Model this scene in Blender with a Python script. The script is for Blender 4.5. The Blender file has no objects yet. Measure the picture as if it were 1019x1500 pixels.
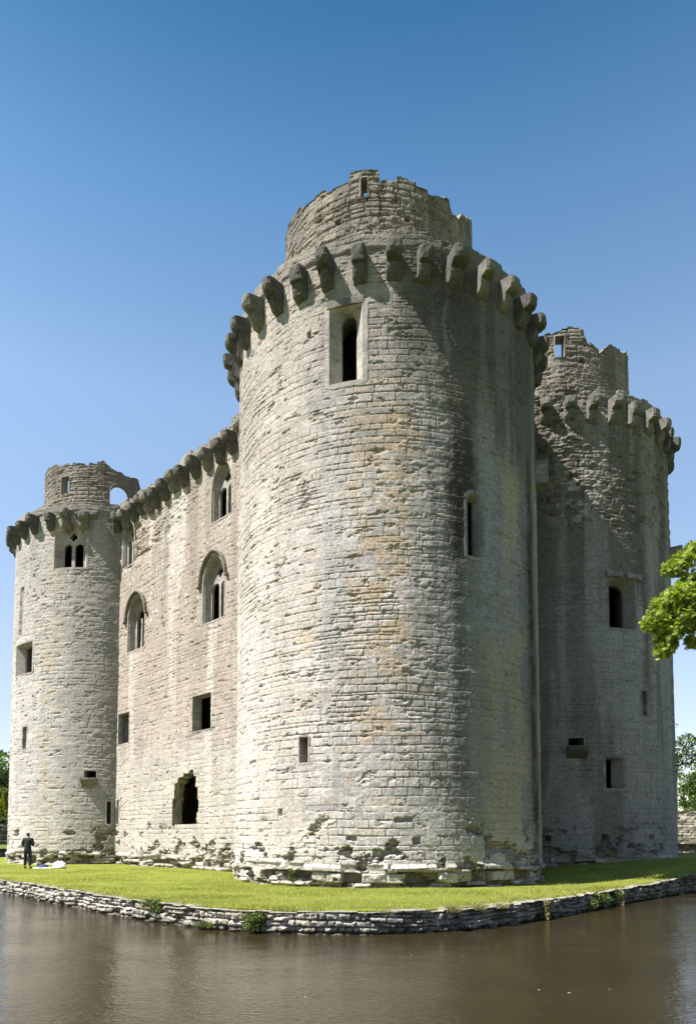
import bpy, bmesh, math, random
import numpy as np
from mathutils import Vector, Matrix, noise as mnoise

random.seed(7)
rng = np.random.default_rng(11)
PI = math.pi
scene = bpy.context.scene
COL = scene.collection

# ------------------------------------------------------------------ numeric noise
def _h(ix, iy, seed):
    x = (ix.astype(np.int64) * 374761393 + iy.astype(np.int64) * 668265263 + seed * 2147483647) & 0xFFFFFFFF
    x = ((x ^ (x >> 13)) * 1274126177) & 0xFFFFFFFF
    x = ((x ^ (x >> 16)) * 2246822519) & 0xFFFFFFFF
    x = x ^ (x >> 15)
    return (x & 0xFFFFFF).astype(np.float64) / 16777216.0

def vn(x, y, seed=0):
    xi = np.floor(x); yi = np.floor(y)
    fx = x - xi; fy = y - yi
    fx = fx * fx * (3 - 2 * fx); fy = fy * fy * (3 - 2 * fy)
    a = _h(xi, yi, seed); b = _h(xi + 1, yi, seed)
    c = _h(xi, yi + 1, seed); d = _h(xi + 1, yi + 1, seed)
    return (a * (1 - fx) + b * fx) * (1 - fy) + (c * (1 - fx) + d * fx) * fy

def fbm(x, y, seed=0, octv=4, gain=.5):
    s = 0; a = 1; n = 0
    for k in range(octv):
        s = s + a * vn(x * 2 ** k + 17.3 * k, y * 2 ** k - 9.1 * k, seed + k * 13)
        n += a; a *= gain
    return s / n          # 0..1, mean .5

def sst(a, b, x):
    t = np.clip((x - a) / (b - a), 0, 1)
    return t * t * (3 - 2 * t)

def gau(x, m, w):
    return np.exp(-((x - m) / w) ** 2)

def mix(c, col, m):
    m = np.clip(m, 0, 1)[..., None]
    return c * (1 - m) + np.array(col) * m

# ------------------------------------------------------------------ surfaces: (u, z, d) -> xyz
class Cyl:
    def __init__(s, C, R): s.C = C; s.R = R
    def map(s, u, z, d):
        a = u / s.R; r = s.R + d
        return s.C[0] + r * np.cos(a), s.C[1] + r * np.sin(a), z + 0 * u
class Flat:
    def __init__(s, P0, t, n): s.P0 = P0; s.t = t; s.n = n
    def map(s, u, z, d):
        return s.P0[0] + s.t[0] * u + s.n[0] * d, s.P0[1] + s.t[1] * u + s.n[1] * d, z + 0 * u
class Path:
    def __init__(s, pts, nrm, L): s.p = pts; s.n = nrm; s.L = L
    def map(s, u, z, d):
        x = np.interp(u, s.L, s.p[:, 0]); y = np.interp(u, s.L, s.p[:, 1])
        nx = np.interp(u, s.L, s.n[:, 0]); ny = np.interp(u, s.L, s.n[:, 1])
        return x + nx * d, y + ny * d, z + 0 * u

# ------------------------------------------------------------------ masonry layouts
class Layout:
    def __init__(s, seed, z0, z1, u0, u1, hr, lr):
        r = np.random.default_rng(seed)
        z = [z0 - .5]
        while z[-1] < z1 + .5:
            h = r.uniform(*hr)
            if r.random() < .18: h *= .62
            z.append(z[-1] + h)
        s.z = np.array(z); s.rows = []; s.rnd = []
        for k in range(len(z) + 1):
            u = [u0 - 2 - r.random()]
            m = r.uniform(.8, 1.25)
            while u[-1] < u1 + 2: u.append(u[-1] + m * r.uniform(*lr))
            s.rows.append(np.array(u)); s.rnd.append(r.random((len(u) + 1, 6)))
    def query(s, u, z):
        sh = u.shape; u = u.ravel(); z = z.ravel()
        k = np.clip(np.searchsorted(s.z, z) - 1, 0, len(s.z) - 2)
        zb = s.z[k]; zt = s.z[k + 1]
        ub = np.empty_like(u); ut = np.empty_like(u); rn = np.empty((len(u), 6))
        order = np.argsort(k, kind='stable'); ks = k[order]
        st = np.searchsorted(ks, np.arange(len(s.z))); en = np.searchsorted(ks, np.arange(len(s.z)), 'right')
        for q in range(len(s.z) - 1):
            if en[q] <= st[q]: continue
            ii = order[st[q]:en[q]]; row = s.rows[q]
            j = np.clip(np.searchsorted(row, u[ii]) - 1, 0, len(row) - 2)
            ub[ii] = row[j]; ut[ii] = row[j + 1]; rn[ii] = s.rnd[q][j]
        du = np.minimum(u - ub, ut - u); dz = np.minimum(z - zb, zt - z)
        fu = (u - ub) / (ut - ub) * 2 - 1; fv = (z - zb) / (zt - zb) * 2 - 1
        rn = np.concatenate([rn, ((ub + ut) / 2)[:, None], ((zb + zt) / 2)[:, None]], 1)
        return [a.reshape(sh) for a in (du, dz, fu, fv)] + [rn.reshape(sh + (8,))]

def masonry(u, z, lay, seed, jw=.016, jd=.020, off=.008, rough=.009, warp=.02, er=.035, ert=.70, jvar=True):
    wz = z + warp * 2 * (fbm(u * .45, z * .35, seed + 1, 3) - .5) * 2 + warp * .5 * (fbm(u * 4, z * 4, seed + 2, 2) - .5)
    wu = u + warp * .8 * (fbm(u * 3, z * 5, seed + 3, 2) - .5)
    du, dz, fu, fv, rn = lay.query(wu, wz)
    du = du + .5 * jw * (fbm(u * 14, z * 14, seed + 31, 2) - .5); dz = dz + .5 * jw * (fbm(u * 14, z * 14, seed + 32, 2) - .5)
    e = np.minimum(du, dz * 1.0)
    rc = jw * 1.3
    corner = np.where((du < rc) & (dz < rc), rc - np.hypot(rc - du, rc - dz), e)
    e = np.minimum(e, corner)
    jn = fbm(u * .7, z * .9, seed + 4, 4)
    jv = np.clip((jn - .30) * 4.2, .15, 1.3) if jvar else 1.0
    J = 1 - sst(0, jw, e)
    d = -jd * jv * J - jd * .12 * jv * (1 - sst(0, jw * 2.5, e))
    d += off * (rn[..., 0] - .5) * 2 + off * .7 * fv * (rn[..., 1] - .35) + off * .5 * fu * (rn[..., 2] - .5)
    d += rough * (fbm(u * 9, z * 11, seed + 5, 4) - .5) * 2
    d += .03 * (fbm(u * .8, z * .8, seed + 6, 2) - .5)
    en = fbm(u * 2.6, z * 5.5, seed + 7, 6, .68) + .05 * (1 - sst(0, .06, dz)) + .08 * (rn[..., 0] > .93)
    E = sst(ert - .06, ert + .05, en)
    d -= er * E * (.3 + 1.4 * fbm(u * 11, z * 15, seed + 8, 3))
    return d, rn, J * jv, E, fv

# ------------------------------------------------------------------ object helpers
ORG = {}
def tag(o, label=None, cat=None, group=None, kind=None):
    if label: o['label'] = label
    if cat: o['category'] = cat
    if group: o['group'] = group
    if kind: o['kind'] = kind
    return o

def link(o, origin=(0, 0, 0), parent=None):
    COL.objects.link(o)
    org = Vector(origin)
    ORG[o.name] = org
    if parent is not None:
        o.parent = parent
        o.location = org - ORG[parent.name]
    else:
        o.location = org
    return o

def empty(name, origin):
    o = bpy.data.objects.new(name, None); o.empty_display_size = .3
    return link(o, origin)

def np_mesh(name, V, F, mat, origin=(0, 0, 0), parent=None, col=None, smooth=True):
    """V (n,3) world coords, F (m,4) or (m,3)"""
    me = bpy.data.meshes.new(name)
    V = np.asarray(V, dtype=np.float32) - np.array(origin, dtype=np.float32)
    F = np.asarray(F, dtype=np.int32); k = F.shape[1]
    me.vertices.add(len(V)); me.vertices.foreach_set('co', V.ravel())
    me.loops.add(F.size); me.loops.foreach_set('vertex_index', F.ravel())
    me.polygons.add(len(F)); me.polygons.foreach_set('loop_start', np.arange(len(F), dtype=np.int32) * k)
    me.polygons.foreach_set('use_smooth', np.full(len(F), smooth))
    me.update(calc_edges=True)
    if col is not None:
        at = me.color_attributes.new('col', 'FLOAT_COLOR', 'POINT')
        c = np.ones((len(V), 4), dtype=np.float32); c[:, :3] = col
        at.data.foreach_set('color', c.ravel())
    me.validate()
    o = bpy.data.objects.new(name, me)
    me.materials.append(mat)
    return link(o, origin, parent)

def bm_obj(name, bm, mat, origin=(0, 0, 0), parent=None, smooth=False):
    me = bpy.data.meshes.new(name)
    bmesh.ops.transform(bm, matrix=Matrix.Translation(-Vector(origin)), verts=bm.verts)
    bm.to_mesh(me); bm.free()
    for p in me.polygons: p.use_smooth = smooth
    me.materials.append(mat)
    o = bpy.data.objects.new(name, me)
    return link(o, origin, parent)

def inside(px, py, poly):
    r = np.zeros(px.shape, bool); n = len(poly)
    for i in range(n):
        x1, y1 = poly[i]; x2, y2 = poly[(i + 1) % n]
        if y1 == y2: continue
        c = ((y1 > py) != (y2 > py)) & (px < (x2 - x1) * (py - y1) / (y2 - y1) + x1)
        r ^= c
    return r

def grid_lines(a, b, fine, coarse, fa, fb):
    L = [a]
    while L[-1] < b:
        s = fine if fa <= L[-1] < fb else coarse
        L.append(L[-1] + s)
    L[-1] = b
    return np.array(L)

def grid_faces(ny, nx, keep=None, flip=False):
    i = np.arange(ny * nx).reshape(ny, nx)
    F = np.stack([i[:-1, :-1], i[:-1, 1:], i[1:, 1:], i[1:, :-1]], -1)
    if flip: F = F[..., ::-1]
    F = F.reshape(-1, 4)
    if keep is not None: F = F[keep.ravel()]
    return F

def wall_mesh(name, surf, us, zfun, ny, shade, mat, holes=(), origin=(0, 0, 0), parent=None, extra=None, flip=False, zpow=None):
    """shade(u,z)-> d, col.  zfun(us)->(z0,z1) arrays.  extra: list of (V,F,col) appended"""
    z0, z1 = zfun(us)
    t = np.linspace(0, 1, ny)[:, None] if zpow is None else zpow[:, None]
    U = np.repeat(us[None, :], ny, 0); Z = z0[None, :] + (z1 - z0)[None, :] * t
    d, col = shade(U, Z)
    x, y, z = surf.map(U, Z, d)
    keep = np.ones((ny - 1, len(us) - 1), bool)
    uc = .25 * (U[:-1, :-1] + U[1:, 1:] + U[:-1, 1:] + U[1:, :-1]); zc = .25 * (Z[:-1, :-1] + Z[1:, 1:] + Z[:-1, 1:] + Z[1:, :-1])
    for h in holes: keep &= ~inside(uc, zc, h)
    V = np.stack([x, y, z], -1).reshape(-1, 3); F = grid_faces(ny, len(us), keep, flip)
    C = col.reshape(-1, 3)
    if extra:
        for (v2, f2, c2) in extra:
            F = np.vstack([F, f2 + len(V)]); V = np.vstack([V, v2]); C = np.vstack([C, c2])
    return np_mesh(name, V, F, mat, origin, parent, C)

# ------------------------------------------------------------------ materials
def new_mat(name):
    m = bpy.data.materials.new(name); m.use_nodes = True
    nt = m.node_tree; nt.nodes.clear()
    out = nt.nodes.new('ShaderNodeOutputMaterial')
    b = nt.nodes.new('ShaderNodeBsdfPrincipled')
    nt.links.new(b.outputs[0], out.inputs[0])
    return m, nt, b, out

def N(nt, t, **kw):
    n = nt.nodes.new(t)
    for k, v in kw.items():
        if k in n.inputs: n.inputs[k].default_value = v
        else: setattr(n, k, v)
    return n

def ramp(nt, stops):
    r = nt.nodes.new('ShaderNodeValToRGB')
    el = r.color_ramp.elements
    while len(el) < len(stops): el.new(.5)
    for e, (p, c) in zip(el, stops):
        e.position = p; e.color = (*c, 1) if len(c) == 3 else c
    return r

def stone_mat(name, base=None, var=.35, bump=.5, scale=1.0, rough=.92, joints=0):
    m, nt, b, out = new_mat(name); L = nt.links
    tc = N(nt, 'ShaderNodeTexCoord')
    if base is None:
        at = N(nt, 'ShaderNodeAttribute', attribute_name='col'); src = at.outputs['Color']
    else:
        n0 = N(nt, 'ShaderNodeTexNoise', Scale=2.2 * scale, Detail=6.0, Roughness=.65)
        L.new(tc.outputs['Object'], n0.inputs['Vector'])
        r0 = ramp(nt, [(.3, [c * .62 for c in base]), (.5, base), (.72, [min(c * 1.25, .8) for c in base])])
        L.new(n0.outputs['Fac'], r0.inputs[0]); src = r0.outputs[0]
        if joints:      # bed joints between the jamb stones, a tint of its own for each stone
            sx_ = N(nt, 'ShaderNodeSeparateXYZ'); L.new(tc.outputs['Object'], sx_.inputs[0])
            md = N(nt, 'ShaderNodeMath', operation='MULTIPLY_ADD'); md.inputs[1].default_value = 1 / joints
            nz_ = N(nt, 'ShaderNodeMath', operation='MULTIPLY'); nz_.inputs[1].default_value = .12; L.new(n0.outputs['Fac'], nz_.inputs[0])
            L.new(sx_.outputs[2], md.inputs[0]); L.new(nz_.outputs[0], md.inputs[2])
            fr = N(nt, 'ShaderNodeMath', operation='FRACT'); L.new(md.outputs[0], fr.inputs[0])
            fl = N(nt, 'ShaderNodeMath', operation='FLOOR'); L.new(md.outputs[0], fl.inputs[0])
            wn = N(nt, 'ShaderNodeTexWhiteNoise', noise_dimensions='1D'); L.new(fl.outputs[0], wn.inputs['W'])
            g = N(nt, 'ShaderNodeMath', operation='GREATER_THAN'); g.inputs[1].default_value = .06; L.new(fr.outputs[0], g.inputs[0])
            k1 = N(nt, 'ShaderNodeMapRange'); k1.inputs['To Min'].default_value = .7; L.new(g.outputs[0], k1.inputs['Value'])
            k2 = N(nt, 'ShaderNodeMapRange'); k2.inputs['To Min'].default_value = .8; k2.inputs['To Max'].default_value = 1.12; L.new(wn.outputs['Value'], k2.inputs['Value'])
            km = N(nt, 'ShaderNodeMath', operation='MULTIPLY'); L.new(k1.outputs[0], km.inputs[0]); L.new(k2.outputs[0], km.inputs[1])
            vj = N(nt, 'ShaderNodeVectorMath', operation='SCALE'); L.new(src, vj.inputs[0]); L.new(km.outputs[0], vj.inputs['Scale']); src = vj.outputs[0]
    n1 = N(nt, 'ShaderNodeTexNoise', Scale=14.0 * scale, Detail=8.0, Roughness=.7)
    L.new(tc.outputs['Object'], n1.inputs['Vector'])
    mr = N(nt, 'ShaderNodeMapRange'); mr.inputs['From Min'].default_value = .3; mr.inputs['From Max'].default_value = .7
    mr.inputs['To Min'].default_value = 1 - var; mr.inputs['To Max'].default_value = 1 + var * .8
    L.new(n1.outputs['Fac'], mr.inputs['Value'])
    n2 = N(nt, 'ShaderNodeTexNoise', Scale=70.0 * scale, Detail=3.0, Roughness=.7)
    L.new(tc.outputs['Object'], n2.inputs['Vector'])
    mr2 = N(nt, 'ShaderNodeMapRange'); mr2.inputs['From Min'].default_value = .3; mr2.inputs['From Max'].default_value = .7
    mr2.inputs['To Min'].default_value = 1 - var * .5; mr2.inputs['To Max'].default_value = 1 + var * .4
    L.new(n2.outputs['Fac'], mr2.inputs['Value'])
    mu = N(nt, 'ShaderNodeMath', operation='MULTIPLY')
    L.new(mr.outputs[0], mu.inputs[0]); L.new(mr2.outputs[0], mu.inputs[1])
    vm = N(nt, 'ShaderNodeVectorMath', operation='SCALE')
    L.new(src, vm.inputs[0]); L.new(mu.outputs[0], vm.inputs['Scale'])
    L.new(vm.outputs[0], b.inputs['Base Color'])
    b.inputs['Roughness'].default_value = rough
    b.inputs['Specular IOR Level'].default_value = .2
    bp = N(nt, 'ShaderNodeBump', Strength=bump, Distance=.03)
    ad = N(nt, 'ShaderNodeMath', operation='ADD')
    L.new(n1.outputs['Fac'], ad.inputs[0])
    m3 = N(nt, 'ShaderNodeMath', operation='MULTIPLY'); m3.inputs[1].default_value = .5
    L.new(n2.outputs['Fac'], m3.inputs[0]); L.new(m3.outputs[0], ad.inputs[1])
    L.new(ad.outputs[0], bp.inputs['Height']); L.new(bp.outputs[0], b.inputs['Normal'])
    return m

M = {}
M['masonry'] = stone_mat('limestone_masonry', var=.46, bump=.65)
M['dressed'] = stone_mat('dressed_limestone', (.385, .35, .315), var=.36, bump=.5, joints=.36)
M['dressed_wall'] = stone_mat('dressed_wall_limestone', (.33, .30, .265), var=.38, bump=.5, joints=.34)
M['dressed_grey'] = stone_mat('dressed_grey_limestone', (.25, .235, .22), var=.36, bump=.5, joints=.38)
M['corbel'] = stone_mat('weathered_corbel_stone', (.115, .108, .094), var=.55, bump=.8, scale=1.5)
M['corbel_pale'] = stone_mat('paler_corbel_stone', (.185, .172, .148), var=.5, bump=.8, scale=1.5)
M['rubble'] = stone_mat('moat_rubble', var=.4, bump=.8, scale=1.5)
M['dark'] = stone_mat('plain_dark_stone', (.12, .115, .10), var=.3)

def simple_mat(name, col, rough=.8, var=.15, scale=20):
    m, nt, b, out = new_mat(name)
    tc = N(nt, 'ShaderNodeTexCoord'); n = N(nt, 'ShaderNodeTexNoise', Scale=float(scale), Detail=4.0)
    nt.links.new(tc.outputs['Object'], n.inputs['Vector'])
    r = ramp(nt, [(.3, [c * (1 - var) for c in col]), (.7, [min(1, c * (1 + var)) for c in col])])
    nt.links.new(n.outputs['Fac'], r.inputs[0]); nt.links.new(r.outputs[0], b.inputs['Base Color'])
    b.inputs['Roughness'].default_value = rough
    return m

def leaf_mat(name, c1, c2, trans=.35):
    m, nt, b, out = new_mat(name); L = nt.links
    at = N(nt, 'ShaderNodeAttribute', attribute_name='col')
    sp = N(nt, 'ShaderNodeSeparateColor'); L.new(at.outputs['Color'], sp.inputs[0])
    r = ramp(nt, [(0, c1), (1, c2)]); L.new(sp.outputs[0], r.inputs[0])
    L.new(r.outputs[0], b.inputs['Base Color'])
    b.inputs['Roughness'].default_value = .5; b.inputs['Specular IOR Level'].default_value = .35
    tr = N(nt, 'ShaderNodeBsdfTranslucent')
    hs = N(nt, 'ShaderNodeHueSaturation', Saturation=1.15, Value=1.3); L.new(r.outputs[0], hs.inputs['Color'])
    L.new(hs.outputs[0], tr.inputs[0])
    mx = N(nt, 'ShaderNodeMixShader'); mx.inputs[0].default_value = trans
    L.new(b.outputs[0], mx.inputs[1]); L.new(tr.outputs[0], mx.inputs[2]); L.new(mx.outputs[0], out.inputs[0])
    return m
M['leaf'] = leaf_mat('maple_leaves', (.13, .19, .035), (.37, .44, .085), .45)
M['leaf_far'] = leaf_mat('distant_foliage', (.05, .09, .025), (.15, .20, .045), .3)
M['leaf_dark'] = leaf_mat('dark_foliage', (.025, .045, .018), (.07, .11, .03), .25)
M['leaf_gold'] = leaf_mat('golden_conifer_foliage', (.14, .17, .02), (.30, .32, .04), .3)
M['weed'] = leaf_mat('weed_leaves', (.05, .075, .02), (.17, .21, .05), .3)
M['drygrass'] = leaf_mat('dry_grass', (.20, .19, .08), (.36, .32, .17), .3)
M['blade'] = leaf_mat('lawn_blades', (.18, .205, .035), (.43, .43, .11), .35)
M['bark'] = stone_mat('bark', (.10, .08, .06), var=.4, bump=.9)

# lawn / ground
def grass_mat(name, cols):
    m, nt, b, out = new_mat(name); L = nt.links
    tc = N(nt, 'ShaderNodeTexCoord')
    n1 = N(nt, 'ShaderNodeTexNoise', Scale=.55, Detail=5.0, Roughness=.6)
    n2 = N(nt, 'ShaderNodeTexNoise', Scale=9.0, Detail=6.0, Roughness=.75)
    for n in (n1, n2): L.new(tc.outputs['Object'], n.inputs['Vector'])
    ad = N(nt, 'ShaderNodeMix'); ad.inputs[0].default_value = .6
    L.new(n1.outputs['Fac'], ad.inputs[2]); L.new(n2.outputs['Fac'], ad.inputs[3])
    r = ramp(nt, [(.32, cols[0]), (.48, cols[1]), (.6, cols[2]), (.72, cols[3])])
    L.new(ad.outputs[0], r.inputs[0]); L.new(r.outputs[0], b.inputs['Base Color'])
    b.inputs['Roughness'].default_value = .9; b.inputs['Specular IOR Level'].default_value = .1
    n3 = N(nt, 'ShaderNodeTexNoise', Scale=45.0, Detail=5.0, Roughness=.8); L.new(tc.outputs['Object'], n3.inputs['Vector'])
    bp = N(nt, 'ShaderNodeBump', Strength=.9, Distance=.05); L.new(n3.outputs['Fac'], bp.inputs['Height'])
    L.new(bp.outputs[0], b.inputs['Normal'])
    return m
M['lawn'] = grass_mat('mown_lawn', [(.13, .16, .024), (.20, .235, .038), (.26, .28, .05), (.38, .35, .13)])
M['ground'] = grass_mat('field_grass', [(.06, .09, .02), (.11, .15, .03), (.15, .19, .04), (.2, .2, .07)])

# water
def water_mat():
    m, nt, b, out = new_mat('murky_moat_water'); L = nt.links
    tc = N(nt, 'ShaderNodeTexCoord')
    n0 = N(nt, 'ShaderNodeTexNoise', Scale=.25, Detail=3.0); L.new(tc.outputs['Object'], n0.inputs['Vector'])
    r = ramp(nt, [(.35, (.026, .020, .009)), (.65, (.036, .028, .013))]); L.new(n0.outputs['Fac'], r.inputs[0])
    L.new(r.outputs[0], b.inputs['Base Color'])
    b.inputs['Roughness'].default_value = .06; b.inputs['IOR'].default_value = 1.333
    mp = N(nt, 'ShaderNodeMapping'); mp.inputs['Scale'].default_value = (1, 1.5, 1); mp.inputs['Rotation'].default_value = (0, 0, .3)
    L.new(tc.outputs['Object'], mp.inputs['Vector'])
    a = N(nt, 'ShaderNodeTexNoise', Scale=9.0, Detail=3.0, Roughness=.6, Distortion=.5)
    c = N(nt, 'ShaderNodeTexNoise', Scale=1.1, Detail=2.0)
    for n in (a, c): L.new(mp.outputs[0], n.inputs['Vector'])
    ma = N(nt, 'ShaderNodeMath', operation='MULTIPLY_ADD'); ma.inputs[1].default_value = 2.0
    L.new(c.outputs['Fac'], ma.inputs[0]); L.new(a.outputs['Fac'], ma.inputs[2])
    bp = N(nt, 'ShaderNodeBump', Distance=.0125); L.new(ma.outputs[0], bp.inputs['Height'])
    cp = N(nt, 'ShaderNodeTexNoise', Scale=.35, Detail=3.0); L.new(mp.outputs[0], cp.inputs['Vector'])
    cr = N(nt, 'ShaderNodeMapRange'); cr.inputs['From Min'].default_value = .35; cr.inputs['From Max'].default_value = .65; cr.inputs['To Min'].default_value = .35; cr.inputs['To Max'].default_value = 1.0
    L.new(cp.outputs['Fac'], cr.inputs['Value']); L.new(cr.outputs[0], bp.inputs['Strength'])
    L.new(bp.outputs[0], b.inputs['Normal'])
    return m
M['water'] = water_mat()

# ------------------------------------------------------------------ site geometry (metres; castle lawn level = 0)
EYE = 1.487
R = 5.34; TH = .7457
uv = np.array([-math.sin(TH), math.cos(TH)]); vv = np.array([math.cos(TH), math.sin(TH)])
C1 = np.array([1.378, 25.451]); C2 = C1 + 23.385 * uv; C3 = C1 + 10.756 * vv; C4 = C3 + 23.385 * uv
WO = 1.762
H = 19.42
rad = math.radians

# ---- contour shapes, all with the same number of points
def shape(u0, u1, z0, z1, kind='rect', rise=None, n=8):
    """closed contour: left side up, head left->right, right side down, sill right->left"""
    w = u1 - u0; um = (u0 + u1) / 2
    if kind == 'rect': rise = 0
    if rise is None: rise = w * .8 if kind == 'point' else w * .5
    zs = z1 - rise
    P = [(u0, z0 + (zs - z0) * k / n) for k in range(n)]
    m = 2 * n
    for k in range(m + 1):
        t = k / m
        if kind == 'rect': P.append((u0 + w * t, z1))
        elif kind == 'round':
            a = PI * (1 - t); P.append((um + w / 2 * math.cos(a), zs + rise * math.sin(a)))
        else:   # pointed
            q = t * 2 if t <= .5 else (1 - t) * 2
            a = q * PI / 2
            h = math.sin(a * .92) / math.sin(PI / 2 * .92) * rise
            du = (1 - math.cos(a * .80)) / (1 - math.cos(PI / 2 * .80)) * w / 2
            P.append((u0 + du if t <= .5 else u1 - du, zs + h))
    for k in range(1, n + 1): P.append((u1, zs + (z0 - zs) * k / n))
    for k in range(1, n): P.append((u1 + (u0 - u1) * k / n, z0))
    return P

def scale_shape(P, off):
    """push a contour outward by off"""
    n = len(P); out = []
    for i in range(n):
        a = P[i - 1]; c = P[(i + 1) % n]
        tx, tz = c[0] - a[0], c[1] - a[1]; l = math.hypot(tx, tz) or 1
        nx, nz = -tz / l, tx / l          # contour runs up the left side: outward = left
        out.append((P[i][0] + nx * off, P[i][1] + nz * off))
    return out

def window(name, surf, stages, parent, mat, flange=.12, proud=.012, plate=None, fl_mat=None):
    """stages: [(contour, depth)], first is at the wall face; plate=(depth, thickness, outer contour, [light contours])"""
    bm = bmesh.new()
    def ring(P, d):
        a = np.array(P); x, y, z = surf.map(a[:, 0], a[:, 1], np.full(len(a), float(d)))
        return [bm.verts.new((x[i], y[i], z[i])) for i in range(len(a))]
    def loft(A, B):
        n = len(A)
        for i in range(n):
            try: bm.faces.new((A[i], A[(i + 1) % n], B[(i + 1) % n], B[i]))
            except ValueError: pass
    P0 = stages[0][0]
    if flange > 0:
        Q = scale_shape(P0, flange)
        Q = [(x + .012 * math.sin(i * 2.4 + x * 9), z + .012 * math.sin(i * 3.1 + z * 7)) for i, (x, z) in enumerate(Q)]
        ro = ring(Q, -.05); rm = ring(Q, proud); ri = ring(P0, proud)
        loft(rm, ro); loft(ri, rm); prev = ri
    else: prev = ring(P0, .0)
    for P, d in stages[1:]:
        r = ring(P, -d); loft(r, prev); prev = r
    if plate:
        pd, pt, po, lights = plate
        for dd in (pd, pd + pt):
            b2 = bmesh.new()
            for P in [po] + lights:
                vs = [b2.verts.new((x, z, 0)) for x, z in P]
                for i in range(len(vs)): b2.edges.new((vs[i], vs[(i + 1) % len(vs)]))
            bmesh.ops.triangle_fill(b2, use_beauty=True, use_dissolve=False, edges=b2.edges[:])
            # drop triangles inside the lights
            idx = {}
            for f in b2.faces:
                c = f.calc_center_median()
                if any(inside(np.array([c.x]), np.array([c.y]), P)[0] for P in lights): continue
                vs = []
                for v in f.verts:
                    if v not in idx:
                        x, y, z = surf.map(np.array([v.co.x]), np.array([v.co.y]), np.array([-dd]))
                        idx[v] = bm.verts.new((x[0], y[0], z[0]))
                    vs.append(idx[v])
                bm.faces.new(vs)
            b2.free()
        for P in lights:
            # chamfered edges of the stonework round each light
            a = ring(P, -pd); c = ring(P, -(pd + pt)); loft(c, a)
    bmesh.ops.recalc_face_normals(bm, faces=bm.faces)
    return bm_obj(name, bm, mat, tuple(ORG[parent.name]), parent)

def mould(name, surf, pts, parent, mat, w=.09, d0=-.03, d1=.13):
    """square-section moulding along (u,z) polyline"""
    bm = bmesh.new(); rows = []
    n = len(pts)
    for i, (x, z) in enumerate(pts):
        a = pts[max(i - 1, 0)]; c = pts[min(i + 1, n - 1)]
        tx, tz = c[0] - a[0], c[1] - a[1]; l = math.hypot(tx, tz); nx, nz = -tz / l, tx / l
        j = .012 * mnoise.noise(Vector((x * 5, z * 5, 1)))
        sec = [(-w, d0), (-w * .9, d1 * .55), (-w * .1, d1 + j), (w * .8, d1 * .95 + j), (w, d1 * .6), (w, d0)]
        q = np.array([(x + nx * s, z + nz * s, d) for s, d in sec])
        X, Y, Z = surf.map(q[:, 0], q[:, 1], q[:, 2])
        rows.append([bm.verts.new((X[k], Y[k], Z[k])) for k in range(6)])
    for a, b in zip(rows, rows[1:]):
        for k in range(5): bm.faces.new((a[k], a[k + 1], b[k + 1], b[k]))
    bm.faces.new(rows[0]); bm.faces.new(rows[-1][::-1])
    bmesh.ops.recalc_face_normals(bm, faces=bm.faces)
    return bm_obj(name, bm, mat, tuple(ORG[parent.name]), parent)

def block(name, surf, u0, u1, z0, z1, d0, d1, parent, mat, taper=0, rough=.02):
    """weathered block standing proud of a wall; taper pulls its foot back to the wall"""
    bm = bmesh.new()
    nu, nz, nd = 6, 6, 4
    bmesh.ops.create_cube(bm, size=1)
    bmesh.ops.subdivide_edges(bm, edges=bm.edges[:], cuts=5, use_grid_fill=True)
    for v in bm.verts:
        fu, fd, fz = v.co.x + .5, v.co.y + .5, v.co.z + .5
        d = d0 + (d1 - d0) * fd
        if taper: d = d0 + (d1 - d0) * fd * min(1, (fz / taper) ** .7 if fz < taper else 1)
        k = mnoise.noise_vector(Vector((u0 * 3 + fu * 3, fd * 3, z0 * 3 + fz * 3))) * rough
        u = u0 + (u1 - u0) * fu + k.x; z = z0 + (z1 - z0) * fz + k.z
        X, Y, Z = surf.map(np.array([u]), np.array([z]), np.array([d + k.y]))
        v.co = (X[0], Y[0], Z[0])
    bmesh.ops.recalc_face_normals(bm, faces=bm.faces)
    return bm_obj(name, bm, mat, tuple(ORG[parent.name]), parent)

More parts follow.
